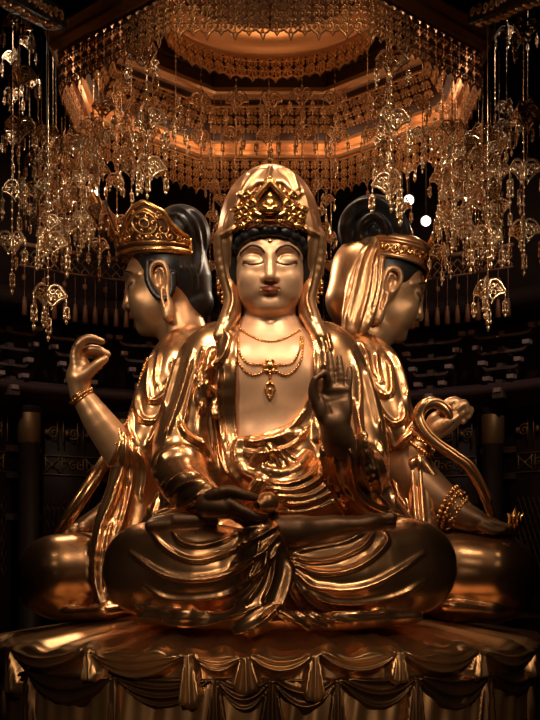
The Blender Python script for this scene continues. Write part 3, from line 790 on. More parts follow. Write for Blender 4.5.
    for s in (-1, 1): mb.tube([a + side * s, a + side * s + d * .5, z + side * s], [.052, .05, .047], 10)
    core = mb.build('staff', M['robe']); tag(core, 'gold double-rod staff slanting beside the left-facing statue above its knee', 'staff')
    mb = MB(); mb.tube([a + d * .01, z], [.04, .036], 8, flat=((side.x / .066, 0, side.z / .066), 1.))
    mb.build('groove', M['base'], core)
    return root

def right_figure():
    z0 = 1.82
    root = thing('bodhisattva_statue', 'golden seated bodhisattva with head veil and swirled black topknot, facing right holding a curved sceptre', 'statue', (1.2, 1.5, z0), 'three golden figures seated back to back')
    inv = Matrix.Translation((-1.2, -1.5, -z0))
    def add(o): o.parent = root; o.matrix_parent_inverse = inv; return o
    H = Head(W(382, 301, 1.5), R(97), (.95, .88, 1.02), R(18))
    b = Sculpt(); face(b, H)
    b.chain([H.T(0, .12, -.1), W(368, 335, 1.45), W(358, 352, 1.5)], [.25, .26, .32], .06)
    b.ell(W(362, 440, 1.5), (.5, .55, .9), .1)
    b.chain([W(385, 390, 1.0), W(398, 440, .85), W(407, 468, .7)], [.22, .19, .165], .06)
    b.chain([W(407, 468, .7), W(418, 452, .62), W(432, 433, .58)], [.16, .135, .105], .05, kk=.6)
    y = .55
    b.ell(W(440, 424, y), (.15, .10, .14), .06)
    for pts, r in (([W(440, 418, y - .03), W(446, 405, y - .05), W(455, 401, y - .04), W(461, 404, y - .02)], [.06, .05, .046, .036]),
                   ([W(446, 420, y - .03), W(456, 409, y - .06), W(464, 404, y - .05), W(467, 411, y - .04)], [.058, .05, .045, .035]),
                   ([W(449, 425, y), W(461, 413, y - .03), W(470, 410, y - .01), W(468, 417, y - .02)], [.055, .048, .04, .032]),
                   ([W(447, 430, y + .03), W(459, 420, y + .02), W(466, 416, y + .02), W(463, 422, y)], [.05, .043, .037, .03]),
                   ([W(438, 428, y - .06), W(448, 422, y - .11), W(457, 416, y - .11)], [.06, .05, .036])):
        b.chain(pts, r, .018, n=3)
    # lower arm resting on the knee
    b.chain([W(398, 462, .95), W(413, 480, .72), W(440, 503, .56), W(464, 517, .46), W(478, 521, .42)], [.25, .225, .185, .125, .095], .05, n=3, kk=.6)
    b.ell(W(487, 524, .41), (.14, .09, .075), .05)
    for pts, r in (([W(490, 523, .37), W(502, 526, .34), W(511, 528, .34), W(515, 525, .34)], [.045, .04, .035, .026]), ([W(490, 526, .41), W(503, 531, .40), W(513, 531, .39), W(518, 527, .38)], [.045, .04, .035, .026]),
                   ([W(489, 528, .45), W(502, 533, .46), W(511, 534, .46)], [.045, .04, .03]), ([W(487, 529, .5), W(498, 535, .52), W(506, 536, .52)], [.042, .036, .028]), ([W(482, 526, .34), W(493, 531, .31), W(503, 531, .31)], [.045, .04, .03])):
        b.chain(pts, r, .018, n=3)
    for px, py in ((465, 531), (473, 532), (481, 533.5), (489, 535), (497, 537.5)): b.chain([W(px - 4, py - 5, 1.0), W(px, py - 2, .80)], [.055, .058], .02)
    body = add(carve('body', b, .0095, M['skin_side'], None, smooth=1))
    face_paint(H, body, b)
    body.data.materials.append(M['hand'])
    cc = np.zeros(len(body.data.polygons) * 3); body.data.polygons.foreach_get('center', cc); cc = cc.reshape(-1, 3)
    body.data.polygons.foreach_set('material_index', ((pxof(cc)[:, 1] > 444) & ~((pxof(cc)[:, 0] > 409) & (pxof(cc)[:, 1] < 462))).astype(np.int32))
    r = Sculpt()
    r.ell(W(358, 440, 1.5), (.56, .58, 1.0), .12)
    r.chain([W(352, 352, 1.35), W(370, 374, 1.0), W(384, 412, .82), W(393, 432, .76)], [.26, .335, .285, .23], .1, n=3)
    r.chain([W(396, 425, .72), W(403, 438, .66), W(404, 446, .64)], [.21, .16, .08], .05)
    r.chain([W(494, 578, .55), W(455, 576, .66), W(412, 576, .9)], [.465, .475, .47], .08)
    r.ell(W(375, 570, 1.5), (1.0, .8, .55), .1)
    r.chain([W(392, 452, .9), W(400, 490, .8), W(410, 530, .7)], [.22, .22, .3], .08)
    r.chain([W(417, 464, .56), W(420, 490, .47), W(423, 512, .38), W(426, 536, .22)], [.10, .115, .12, .13], .03, flat=((.15, 1, 0), 1.7), n=3)
    r.chain([W(412, 465, .55), W(420, 461, .5), (W(432, 476, .5))], [.07, .075, .06], .03)
    r.chain([W(452, 607, .2), W(490, 612, .25), W(540, 612, .6)], [.12, .12, .10], .05, flat=((0, .2, 1), 1.8))
    F = [('366,359 372,380 381,394 390,393 389,370 384,357', 2.4, .05), ('362,372 371,394 383,414 393,423 402,419 403,400', 2.4, .05), ('357,340 366,352 372,372 381,388', 2., .035), ('376,352 378,372 383,386', 2., .03), ('392,352 400,372 406,398', 2., .03), ('384,346 396,364 404,392 408,418', 1.8, .03),
         ('366,400 376,424 384,450', 2.2, .05, 1.5), ('374,402 388,432 396,446 410,432', 2., .045), ('410,404 414,420 408,440', 2., .04), ('388,452 394,480 400,506', 2., .04), ('402,462 398,488 408,512', 2., .035),
         ('412,456 414,490 417,528', 2., .03, 1.5), ('419,456 422,495 425,534', 2., .03, 1.5), ('416,458 418,495 421,532', 1.4, -.02)]
    robe = add(carve('robe', r, .0125, M['robe'], None, F))
    # veil falling behind the ear from under the tiara
    v = Sculpt()
    v.chain([H.T(0, .17, .56), H.T(0, .33, .25), H.T(0, .36, -.1)], [.33, .36, .31], .08)
    v.chain([W(372, 248, 1.32), W(364, 280, 1.18), W(358, 312, 1.08), W(352, 332, 1.02)], [.17, .16, .15, .12], .06, n=3)
    v.chain([W(383, 243, 1.3), W(379, 262, 1.12), W(375, 290, 1.06), W(368, 318, 1.0), W(361, 331, .98)], [.06, .07, .07, .075, .05], .03, n=3)
    H.chain(v, [(.36, .14, .55), (.42, .22, .3)], [.12, .1], .05)
    H.ell(v, (0, -.30, .1), (.6, .37, .5), .04, 'sub')
    FV = [('372,240 362,262 354,296 346,328', 2.2, .05), ('379,242 372,264 366,296 356,332', 2., .05), ('366,244 356,268 347,300 342,326', 2., .035), ('384,246 380,262 379,286 372,312', 1.6, -.025)]
    add(carve('veil', v, .0105, M['veil'], None, FV))
    h = Sculpt()
    H.ell(h, (0, .06, .27), (.41, .47, .40), .06)
    H.ell(h, (0, -.44, .06), (.33, .335, .36), .05, 'sub'); H.ell(h, (0, -.24, -.10), (.5, .30, .26), .05, 'sub')
    H.ell(h, (.45, .03, .03), (.16, .105, .20), .03, 'sub'); H.ell(h, (-.45, .03, .03), (.16, .105, .20), .03, 'sub')
    h.ell(W(373, 226, 1.45), (.36, .36, .34), .05); h.ell(W(392, 236, 1.45), (.22, .3, .22), .1); h.ell(W(357, 232, 1.45), (.2, .3, .26), .1)
    FH = [('343,240 346,218 360,204 380,203 396,216 404,238', 2.6, .06), ('352,242 353,224 364,212 380,211 391,222 397,242', 2.4, -.05), ('360,240 360,226 370,216 381,219 387,232 388,246', 2.6, .06), ('367,236 368,226 375,222 380,230', 2., -.045), ('376,200 392,204 404,220 408,240', 2., .04)] + []
    add(carve('hair', h, .0105, M['hair'], None, FH))
    # tiara
    def cr(u, z, out=0.):
        q = R(u); k = 1 + out
        fy = .04 - .49 * math.cos(q) * k; return H.T(.425 * math.sin(q) * k, fy, z - .06 - .13 * fy)
    mb = MB(); us = np.arange(-140, 141, 5)
    mb.sheet([[cr(u, z) for u in us] for z in np.linspace(.46, .62, 4)]); mb.sheet([[cr(u, z, -.04) for u in us][::-1] for z in np.linspace(.46, .62, 4)])
    for z, rr in ((.46, .026), (.62, .024), (.655, .03)): mb.tube([cr(u, z, .0) for u in us], rr, 6)
    mb.sheet([[cr(u, .65 + .16 * math.sin(t * PI / 2), -1 + math.cos(t * PI / 2) * .98) for u in np.arange(-180, 181, 10)] for t in np.linspace(0, 1, 7)])
    tia = add(mb.build('tiara', M['veil']))
    mb = MB()
    for i, u in enumerate(np.arange(-132, 133, 11)):
        mb.tube([cr(u + a, .54 + c, .03) for a, c in spiral(0, 0, 1, 1.3, i * 2, 1 - 2 * (i % 2), 12) for a, c in ((a * 6.5, c * .055),)], .017, 5)
    for z in np.linspace(.6, 1.02, 6): pass
    mb.tube([cr(14, .55, .04), cr(13, .68, -.02), cr(12, .82, -.10), cr(10, .95, -.16)], [.05, .055, .045, .01], 8)
    for s in (-1, 1): mb.tube([cr(22 * s, .47, .03), cr(23 * s, .32, .05), cr(21 * s, .2, .06)], [.02, .018, .012], 6)
    f = add(mb.build('tiara_scrollwork', M['leaf'])); f.parent = tia; f.matrix_parent_inverse = Matrix.Identity(4); f['label'] = 'gold scrolls and front spike of the tiara'
    mb = MB(); e = Vector(H.T(.455, -.0, -.02))
    for k in range(4): mb.ball(e + Vector((.0, -.02, -.045 * k)), .028, 8, 5)
    add(mb.build('earring', M['leaf']))
    # beaded bracelets
    def ring(c, ax, rad, tw, name, lab):
        mb = MB(); ax = Vector(ax).normalized(); u = ax.orthogonal().normalized(); v = ax.cross(u); c = Vector(c)
        for t in tw:
            for q in np.linspace(0, 2 * PI, 26, endpoint=False): mb.ball(c + ax * t + (u * math.cos(q) + v * math.sin(q)) * (rad - t * .55), .026, 6, 4)
        for q in np.linspace(0, 2 * PI, 9, endpoint=False):
            p = c + (u * math.cos(q) + v * math.sin(q)) * rad * 1.02
            for k in range(4): mb.ball(p + (u.cross(ax) if False else ax) * .032 * math.cos(k * PI / 2) + Vector((0, 0, 1)) * .032 * math.sin(k * PI / 2), .018, 6, 4)
        o = add(mb.build(name, M['leaf'])); o['label'] = lab
    ring(W(456, 512, .50), Vector(W(478, 521, .42)) - Vector(W(440, 503, .56)), .185, (-.10, -.05, .05, .10), 'bracelet', 'double beaded bracelet on the lower arm')
    ring(W(422, 446, .61), Vector(W(432, 433, .58)) - Vector(W(418, 452, .62)), .13, (-.04, .04), 'bracelet', 'bracelet on the raised wrist')
    # curved sceptre and bud
    mb = MB()
    ctl = [(452, 423, .42, .03), (447, 411, .40, .05), (436, 403, .40, .06), (425, 405, .40, .065), (418, 417, .42, .065), (424, 431, .40, .062), (436, 443, .38, .058), (452, 454, .38, .055), (468, 466, .40, .055), (478, 482, .45, .055), (486, 499, .52, .052), (492, 516, .60, .045)]
    sp = spline([(*W(a, c, d), e) for a, c, d, e in ctl], 5)
    mb.tube([tuple(p[:3]) for p in sp], [p[3] for p in sp], 10, flat=((0, 1, 0), .7))
    scp = mb.build('sceptre', M['robe']); tag(scp, 'curved gold sceptre with hooked head held in raised fingers of right-facing statue', 'sceptre')
    mb = MB(); mb.tube([(p[0] + .035, p[1] - .035, p[2] + .02) for p in sp[4:-4]], .018, 6); mb.build('rim', M['base'], scp)
    mb = MB(); p = Vector(W(515, 525, .33))
    mb.lathe([(.012, -.06), (.05, -.01), (.062, .04), (.045, .10), (.015, .15), (.001, .175)], 12)
    for k in range(5):
        q = k * 2 * PI / 5; mb.tube([(0.02 * math.cos(q), .02 * math.sin(q), -.04), (.065 * math.cos(q), .065 * math.sin(q), .02), (.06 * math.cos(q), .06 * math.sin(q), .08), (.09 * math.cos(q), .09 * math.sin(q), .12)], [.02, .024, .02, .004], 5)
    bud = mb.build('lotus_bud', M['leaf']); bud.location = p; tag(bud, 'small gold lotus bud between fingertips of hand resting on knee', 'lotus bud')
    return root
left_figure(); right_figure()
# ================================================================== draped throne
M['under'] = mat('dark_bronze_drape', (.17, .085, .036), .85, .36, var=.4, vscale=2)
def throne():
    cx, cy, RR, z0 = 0., 1.3, 3.0, 1.545
    root = thing('draped_throne', 'round gold throne with scalloped swags of cloth hanging over its rim', 'throne', (0, cy, 0))
    inv = Matrix.Translation((0, -cy, 0))
    def add(o): o.parent = root; o.matrix_parent_inverse = inv; return o
    cas = [-140, -60, 15, 92, 190, 246, 314, 397, 476, 530, 600, 680]
    ph = []
    for p in cas:
        y = -1.5
        for _ in range(30):
            x = (p - 270) * (y + 12) / 1200; y = cy - math.sqrt(max(RR * RR - min(x * x, RR * RR * .98), 0))
        x = max(-2.97, min(2.97, (p - 270) * (y + 12) / 1200)); ph.append(math.degrees(math.asin(x / RR)))
    ph = [a for a in ph if abs(a) < 75]; st = 14.5
    while ph[0] > -176: ph.insert(0, ph[0] - st)
    while ph[-1] < 176: ph.append(ph[-1] + st)
    ph = np.array(ph)
    rng = random.Random(5); sagA = [rng.uniform(.17, .24) for _ in ph]; sk = [rng.uniform(-.15, .15) for _ in ph]; casL = [rng.uniform(.36, .60) for _ in ph]; nF = [rng.choice((3, 3, 4)) for _ in ph]
    def build(name, m, radius, ztop, sagk, top, seed, hem_back, nph=1300):
        A = np.linspace(-178, 178, nph); kk = np.searchsorted(ph, A) - 1; kk = np.clip(kk, 0, len(ph) - 2)
        w = (ph[kk + 1] - ph[kk]); u = (A - ph[kk]) / w; wm = np.radians(w) * radius
        S1 = np.array(sagA)[kk] * sagk; SK = np.array(sk)[kk]; NF = np.array(nF)[kk]
        near = np.where(u < .5, kk, kk + 1); CL = np.array(casL)[near] * sagk
        da = np.minimum(u, 1 - u) * wm                     # metres from the nearest gather
        rows = []
        q = np.radians(A); 
        if top:
            for t in np.linspace(0, 1, 40):
                r = .6 + (radius - .05 - .6) * t
                wr = .025 * t ** 2.5 * (np.cos(q * 31 + 2.2 * np.sin(q * 5)) + .8 * np.cos(q * 53 + 1.7 + 3 * np.sin(q * 3))) + .010 * t ** 6 * np.cos(u * 2 * PI)
                z = 1.84 - (1.84 - ztop) * t ** 1.7 + wr
                rows.append((r * np.ones_like(q), z))
            wr_edge = wr
        else: wr_edge = 0 * q
        H = .78 if top else .95
        for v in np.r_[np.linspace(0, .06, 5), np.linspace(.07, H, 95)]:
            arc = 4 * u * (1 - u) * (1 + SK * (u - .5)) + .16
            c = v / arc                                     # which hanging fold this height belongs to
            inside = 1 / (1 + np.exp((c - S1 * 1.05) / (.010)))
            fold = (.5 + .5 * np.cos(2 * PI * (c / S1 * NF - .55 + .25 * np.sin(kk * 1.7)))) ** 2.2
            disp = inside * (.03 + .050 * fold * np.clip(c / .05, 0, 1) * np.clip(da / .05, .25, 1) + .04 * np.sin(PI * np.clip(c / S1, 0, 1)))
            cw = .03 + (.115 + .035 * np.cos(near * 2.1)) * np.clip(v / CL, 0, 1)          # fanning gather between two swags
            sd_ = np.where(u < .5, da, -da)
            incas = 1 / (1 + np.exp((da - cw) / .006)) / (1 + np.exp((v - CL + 1.3 * da + .03 * np.cos(sd_ / cw * 5)) / .007))
            pl = .055 + .045 * (.5 + .5 * np.cos(sd_ / np.maximum(cw, .01) * PI * 2.6 + near)) ** 1.5
            disp = np.maximum(disp, incas * pl)
            disp = disp - (1 - np.maximum(inside, incas)) * hem_back
            lip = .05 * (1 - math.cos(min(v / .05, 1) * PI / 2)) if v < .05 else .05
            r = radius - .05 + lip + disp * np.clip(v / .05, 0, 1)
            z = ztop - v + (wr_edge * max(0, 1 - v / .12))
            low = (.016 * np.sin(q * 23 + seed) + .014 * np.sin(q * 61 + 2 * np.sin(q * 7) + 5 * v) + .010 * np.sin(q * 97 + 3 * v)) * np.clip(v / .35, 0, 1) * (1 - np.maximum(inside, incas))
            rows.append((r + low, z * np.ones_like(q)))
        V = np.concatenate([np.stack([cx + r * np.sin(q), cy - r * np.cos(q), z], 1) for r, z in rows])
        n = len(q); I = np.arange((len(rows) - 1) * n).reshape(-1, n)[:, :-1]
        Q = np.stack([I, I + n, I + n + 1, I + 1], -1).reshape(-1, 4)
        return add(link(name, mesh_np(name, V, Q), m))
    o = build('seat_cloth', M['base'], RR, z0, 1., True, 0, .06); o['label'] = 'bright gold cloth spread over the seat with scalloped edge'
    ph = ph + 4.2; rng = random.Random(9); sagA = [rng.uniform(.26, .34) for _ in ph]; casL = [rng.uniform(.6, .9) for _ in ph]
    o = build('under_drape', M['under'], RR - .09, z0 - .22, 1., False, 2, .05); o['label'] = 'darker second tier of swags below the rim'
    mb = MB(); mb.lathe([(RR - .16, z0 - .02), (RR - .18, .95), (RR - .10, .80), (RR + .1, .66), (RR + .22, .5), (RR + .1, .34), (RR + .05, .3), (RR + .35, .2), (RR + .35, .0)], 96, (cx, cy, 0))
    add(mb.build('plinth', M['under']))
throne()

# ================================================================== hall: apse-ended room of dark lacquered wood
M['wood'] = mat('dark_lacquered_wood', (.024, .012, .008), .0, .55, spec=.25, var=.4, bump=.15, bscale=9)
M['wood_red'] = mat('red_brown_wood', (.06, .020, .009), .1, .42, var=.35, bump=.1, bscale=12)
M['floor'] = mat('dark_stone_floor', (.03, .018, .012), 0, .3, var=.3)
M['bracket'] = mat('umber_bracket_paint', (.11, .07, .064), .15, .32, var=.2)
M['cap'] = mat('pale_bracket_end', (.42, .31, .28), .2, .4)
M['cornice'] = mat('plum_lacquer_cornice', (.075, .042, .044), .1, .34)
M['oldgold'] = mat('faded_gold_inlay', (.20, .11, .04), .6, .5)
M['lace'] = mat('gilt_fretwork', (.55, .27, .10), .8, .36, var=.25)
M['ledge'] = mat('gilt_moulding', (.88, .52, .27), .7, .34)
M['orn'] = mat('pale_gilt_ornament', (.88, .63, .39), .8, .25)
M['tassel'] = mat('orange_silk_tassel', (.22, .085, .03), 0, .6)
XW, YA, RA, ZC = 6.8, 1.5, 6.8, 11.0
def struct(name, mb, m, smooth=False):
    o = mb.build(name, m, None, smooth); o['kind'] = 'structure'; return o
struct('floor', MB().box((0, -2.6, -.1), (XW + .3, 11.4, .1)), M['floor'])
struct('ceiling', MB().box((0, -2.6, ZC + .1), (XW + .3, 11.4, .1)), M['wood'])
struct('wall_left', MB().box((-XW - .1, -6.2, ZC / 2), (.1, 7.75, ZC / 2)), M['wood'])
struct('wall_right', MB().box((XW + .1, -6.2, ZC / 2), (.1, 7.75, ZC / 2)), M['wood'])
struct('wall_front', MB().box((0, -13.95, ZC / 2), (XW, .1, ZC / 2)), M['wood'])
def arc(mb, prof, a0=0, a1=180, n=90):
    """moulding profile [(radius, z)] swept round the apse"""
    mb.sheet([[(r * math.cos(R(a)), YA + r * math.sin(R(a)), z) for a in np.linspace(a0, a1, n + 1)] for r, z in prof]); return mb
struct('wall_back', arc(MB(), [(RA, ZC), (RA, 0), (RA + .2, 0), (RA + .2, ZC), (RA, ZC)]), M['wood'], True)
# cornice under the brackets, ring beam above, frieze rails
struct('trim_1', arc(MB(), [(RA, 5.36), (RA - .55, 5.28), (RA - .62, 5.22), (RA - .60, 5.12), (RA - .5, 5.07), (RA - .22, 5.0), (RA - .18, 4.93), (RA, 4.91)]), M['cornice'], True)
struct('trim_2', arc(MB(), [(RA, 6.62), (RA - .9, 6.6), (RA - .95, 6.5), (RA - .95, 6.36), (RA - .85, 6.3), (RA, 6.3)]), M['wood'], True)
for i, z in enumerate((4.28, 3.86, 3.2)):
    struct(f'trim_{3 + i}', arc(MB(), [(RA, z + .06), (RA - .08, z + .05), (RA - .08, z - .05), (RA, z - .06)]), M['wood_red'] if i == 0 else M['wood'])
def onarc(a, r, z): return (r * math.cos(R(a)), YA + r * math.sin(R(a)), z)
# columns
for i, a in enumerate((43, 57.2, 71, 84, 97.5, 111.5, 125.5, 139)):
    rt = thing('gallery_column', 'round dark lacquered column with gilded collar standing against the curved back wall', 'column', onarc(a, RA - .3, 0), 'columns along the curved back wall')
    p = MB().lathe([(.21, 0), (.24, .12), (.17, .2), (.165, 4.8), (.2, 4.86), (.2, 4.92)], 20); p.build('shaft', M['wood'], rt)
    c = MB().lathe([(.17, 4.34), (.185, 4.36), (.185, 4.80), (.17, 4.82)], 20).build('collar', M['oldgold'], rt); c['label'] = 'gilded collar of the column'
# lattice panels with faint gilt patterns between columns
def lattice(a0, a1, kind):
    am = (a0 + a1) / 2
    rt = thing('lattice_panel', {0: 'dark lattice panel with faint gilt star and bars between gallery columns'}[0], 'panel', onarc(am, RA - .07, 3.24), 'gilt patterned panels between the gallery columns')
    rt.rotation_euler.z = R(am - 90); inw = 2 * math.sin(R((a1 - a0) / 2)) * RA * .5 - .32
    def L(u, z, d=0.): return (u, -.065 - d, z - 2.6)
    MB().box((0, -.02, .42), (inw, .03, 1.15)).build('board', M['wood'], rt)
    mb = MB()
    for z in (3.26, 3.56): mb.tube([L(-inw, z), L(inw, z)], .012, 4)
    for s in (-1, 1):
        for d in (.0, .06): mb.tube([L(s * (inw * .35 + d), 3.28), L(s * (inw * .35 + d), 3.54)], .010, 4)
        for k in (-1, 1): mb.tube([L(s * inw * .68 - .14, 3.41 - k * .12), L(s * inw * .68 + .14, 3.41 + k * .12)], .010, 4)
        mb.ball(L(s * inw * .68, 3.41), .035, 6, 4)
        mb.tube([L(s * inw * .9, 3.28), L(s * inw * .9, 3.54)], .01, 4)
    for k in range(3): mb.tube([L(a * 1, 3.41 + b) for a, b in spiral((k - 1) * .14, 0, .08, 1.3, k, 1, 10)], .01, 4)
    mb.build('gilt_inlay', M['oldgold'], rt)
    mb = MB()
    for k in range(9):
        u = -inw + (k + .5) * 2 * inw / 9
        if k % 3 == 1: mb.tube([L(u + a, 3.92 + b, .05) for a, b in spiral(0, 0, .10, 1.6, k, 1, 14)], .013, 4)
        elif k % 3 == 2:
            for d in (-.05, .05): mb.tube([L(u + d, 3.72, .05), L(u + d, 4.12, .05)], .012, 4)
        else: mb.ball(L(u, 3.92, .05), (.045, .03, .06), 4, 3)
    mb.build('frieze', M['oldgold'], rt)
    mb = MB()
    for k in range(12):
        u = -inw + k * 2 * inw / 12
        for z in np.arange(1.75, 3.0, .25):
            mb.tube([L(u, z), L(u + inw / 12, z + .125), L(u + inw / 6, z), L(u + inw / 12, z - .125), L(u, z)], .008, 4)
    mb.build('lattice', M['wood_red'], rt)
cols = (43, 57.2, 71, 84, 97.5, 111.5, 125.5, 139)
for a, b in zip(cols, cols[1:]): lattice(a, b, 0)
# bracket sets: inverted pyramids of U-shaped arms, each arm ending in a block
def bracket(a):
    rt = thing('bracket_set', 'dark stepped timber bracket set above the plum cornice of the gallery', 'bracket', onarc(a, RA - .02, 5.12), 'bracket sets round the gallery eave')
    rt.rotation_euler.z = R(a - 90)
    for k, (w, z) in enumerate(((.0, .0), (.20, .20), (.30, .46), (.42, .72), (.50, .98))):
        yo = -.62 + .04 * k
        if w:
            pts = [(-w, z - .02), (-w * .96, z - .07), (-w * .82, z - .105), (-w * .55, z - .11), (w * .55, z - .11), (w * .82, z - .105), (w * .96, z - .07), (w, z - .02)]
            mb = MB()
            n = len(pts)
            for y0, y1 in ((yo, yo + .12),):
                lo = [(x, y0, zz) for x, zz in pts]; hi = [(x, y0, zz + .045) for x, zz in pts]; lob = [(x, y1, zz) for x, zz in pts]; hib = [(x, y1, zz + .045) for x, zz in pts]
                mb.sheet([hib, hi, lo, lob])
            mb.box((0, yo + .32, z - .06), (.05, .34, .05))
            arm = mb.build('bracket_arm', M['bracket'], rt, False)
        else: arm = MB().box((0, yo + .3, z - .03), (.09, .32, .07)).build('bracket_arm', M['bracket'], rt, False)
        for s in ((-1, 1) if w else (0,)):
            b = MB().box((s * w, yo + .02, z + .02), (.055, .07, .032)).build('block', M['cap'], arm, False)
for a in np.arange(44.5, 140, 10.6): bracket(float(a))
# valance of beaded lattice and orange tassels hanging from the ring beam
def tassel_mesh(L=.22):
    mb = MB(); mb.lathe([(.006, 0), (.006, -.10), (.03, -.11), (.022, -.14), (.034, -.16), (.05, -.16 - L), (.001, -.16 - L)], 7); return mb.mesh('tassel')
TM = tassel_mesh()
for i, a in enumerate(np.arange(51, 130, 6.6)):
    rt = thing('tassel_valance', 'faint orange beaded valance with silk tassels hanging in front of the gallery brackets', 'valance', onarc(a + 3.3, RA - 1.0, 7.25), 'tasselled valances above the brackets')
    rt.rotation_euler.z = R(a + 3.3 - 90); w = (RA - 1.) * math.sin(R(3.25))
    mb = MB(); mb.box((0, 0, -.02), (w, .03, .03)); mb.box((0, 0, -.34), (w, .012, .012))
    n = 4
    for k in range(n):
        u = -w + (k + .5) * 2 * w / n
        for r in range(2): mb.tube([(u, 0, -.09 - r * .14), (u + w / n * .8, 0, -.16 - r * .14), (u, 0, -.23 - r * .14), (u - w / n * .8, 0, -.16 - r * .14), (u, 0, -.09 - r * .14)], .012, 4)
    mb.build('lattice', M['tassel'], rt)
    for k in range(n):
        u = -w + (k + .5) * 2 * w / n
        c = MB().tube([(u, 0, -.34), (u, 0, -.72)], .007, 4); 
        if k % 2 == 0: c.ball((u, 0, -.52), (.05, .02, .06), 4, 3)
        co = c.build('cord', M['tassel'], rt)
        t = link('tassel', TM, M['tassel'], co); t.location = (u, 0, -.70)

# ================================================================== octagonal canopy
CR, CZL = 2.43, 7.69
def octp(i, r, z): q = R(22.5 + 45 * i); return Vector((r * math.cos(q), YA + r * math.sin(q), z))
def fret(mb, w, z0, h, P, r=.012, unit=.17, rows=2, rim=True):
    """scroll fretwork over the strip u in [0, w], v in [z0-h, z0]; P(u, v) -> point"""
    n = max(1, int(round(w / unit))); un = w / n; rh = h * (.78 if rim else 1.) / rows
    T = lambda pts, k=1.: mb.tube([P(*p) for p in pts], r * k, 4, False)
    for i in range(n):
        for j in range(rows):
            x, z = (i + .5) * un, z0 - (j + .5) * rh
            for s in (-1, 1):
                T(spiral(x + s * un * .23, z + rh * .2, un * .22, 1.3, PI / 2, s, 9))
                T(spiral(x + s * un * .26, z - rh * .27, un * .17, 1.2, -PI / 2, s, 8), .9)
                T([(x + s * un * .47, z + rh * .05), (x + s * un * .3, z - rh * .06), (x + s * un * .06, z + rh * .02), (x, z - rh * .2)], .9)
            mb.prism([(x, z + rh * .46), (x + un * .10, z + rh * .2), (x, z - rh * .08), (x - un * .10, z + rh * .2)], 0, 1, lambda u, v, d: P(u, v) + Vector((0, 0, .001 * d)))
            T([(x, z - rh * .1), (x, z - rh * .5)], .9)
        if rim:
            zb = z0 - h * .78; d = h * (.22 if i % 2 == 0 else .12)
            e = [(i * un, zb), (i * un + un * .18, zb - d * .25), (i * un + un * .34, zb - d * .35), (i * un + un * .5, zb - d), (i * un + un * .66, zb - d * .35), (i * un + un * .82, zb - d * .25), (i * un + un, zb)]
            T(e, 1.1); T(spiral(i * un + un * .5, zb - d * .2, un * .15, 1.1, PI / 2, 1, 8), .8)
    T([(0, z0), (w, z0)], 1.6)
    return mb
def oct_prof(mb, prof):
    for i in range(8):
        mb.sheet([[octp(i + t, r, z) for t in (0, 1)] for r, z in prof])
    return mb
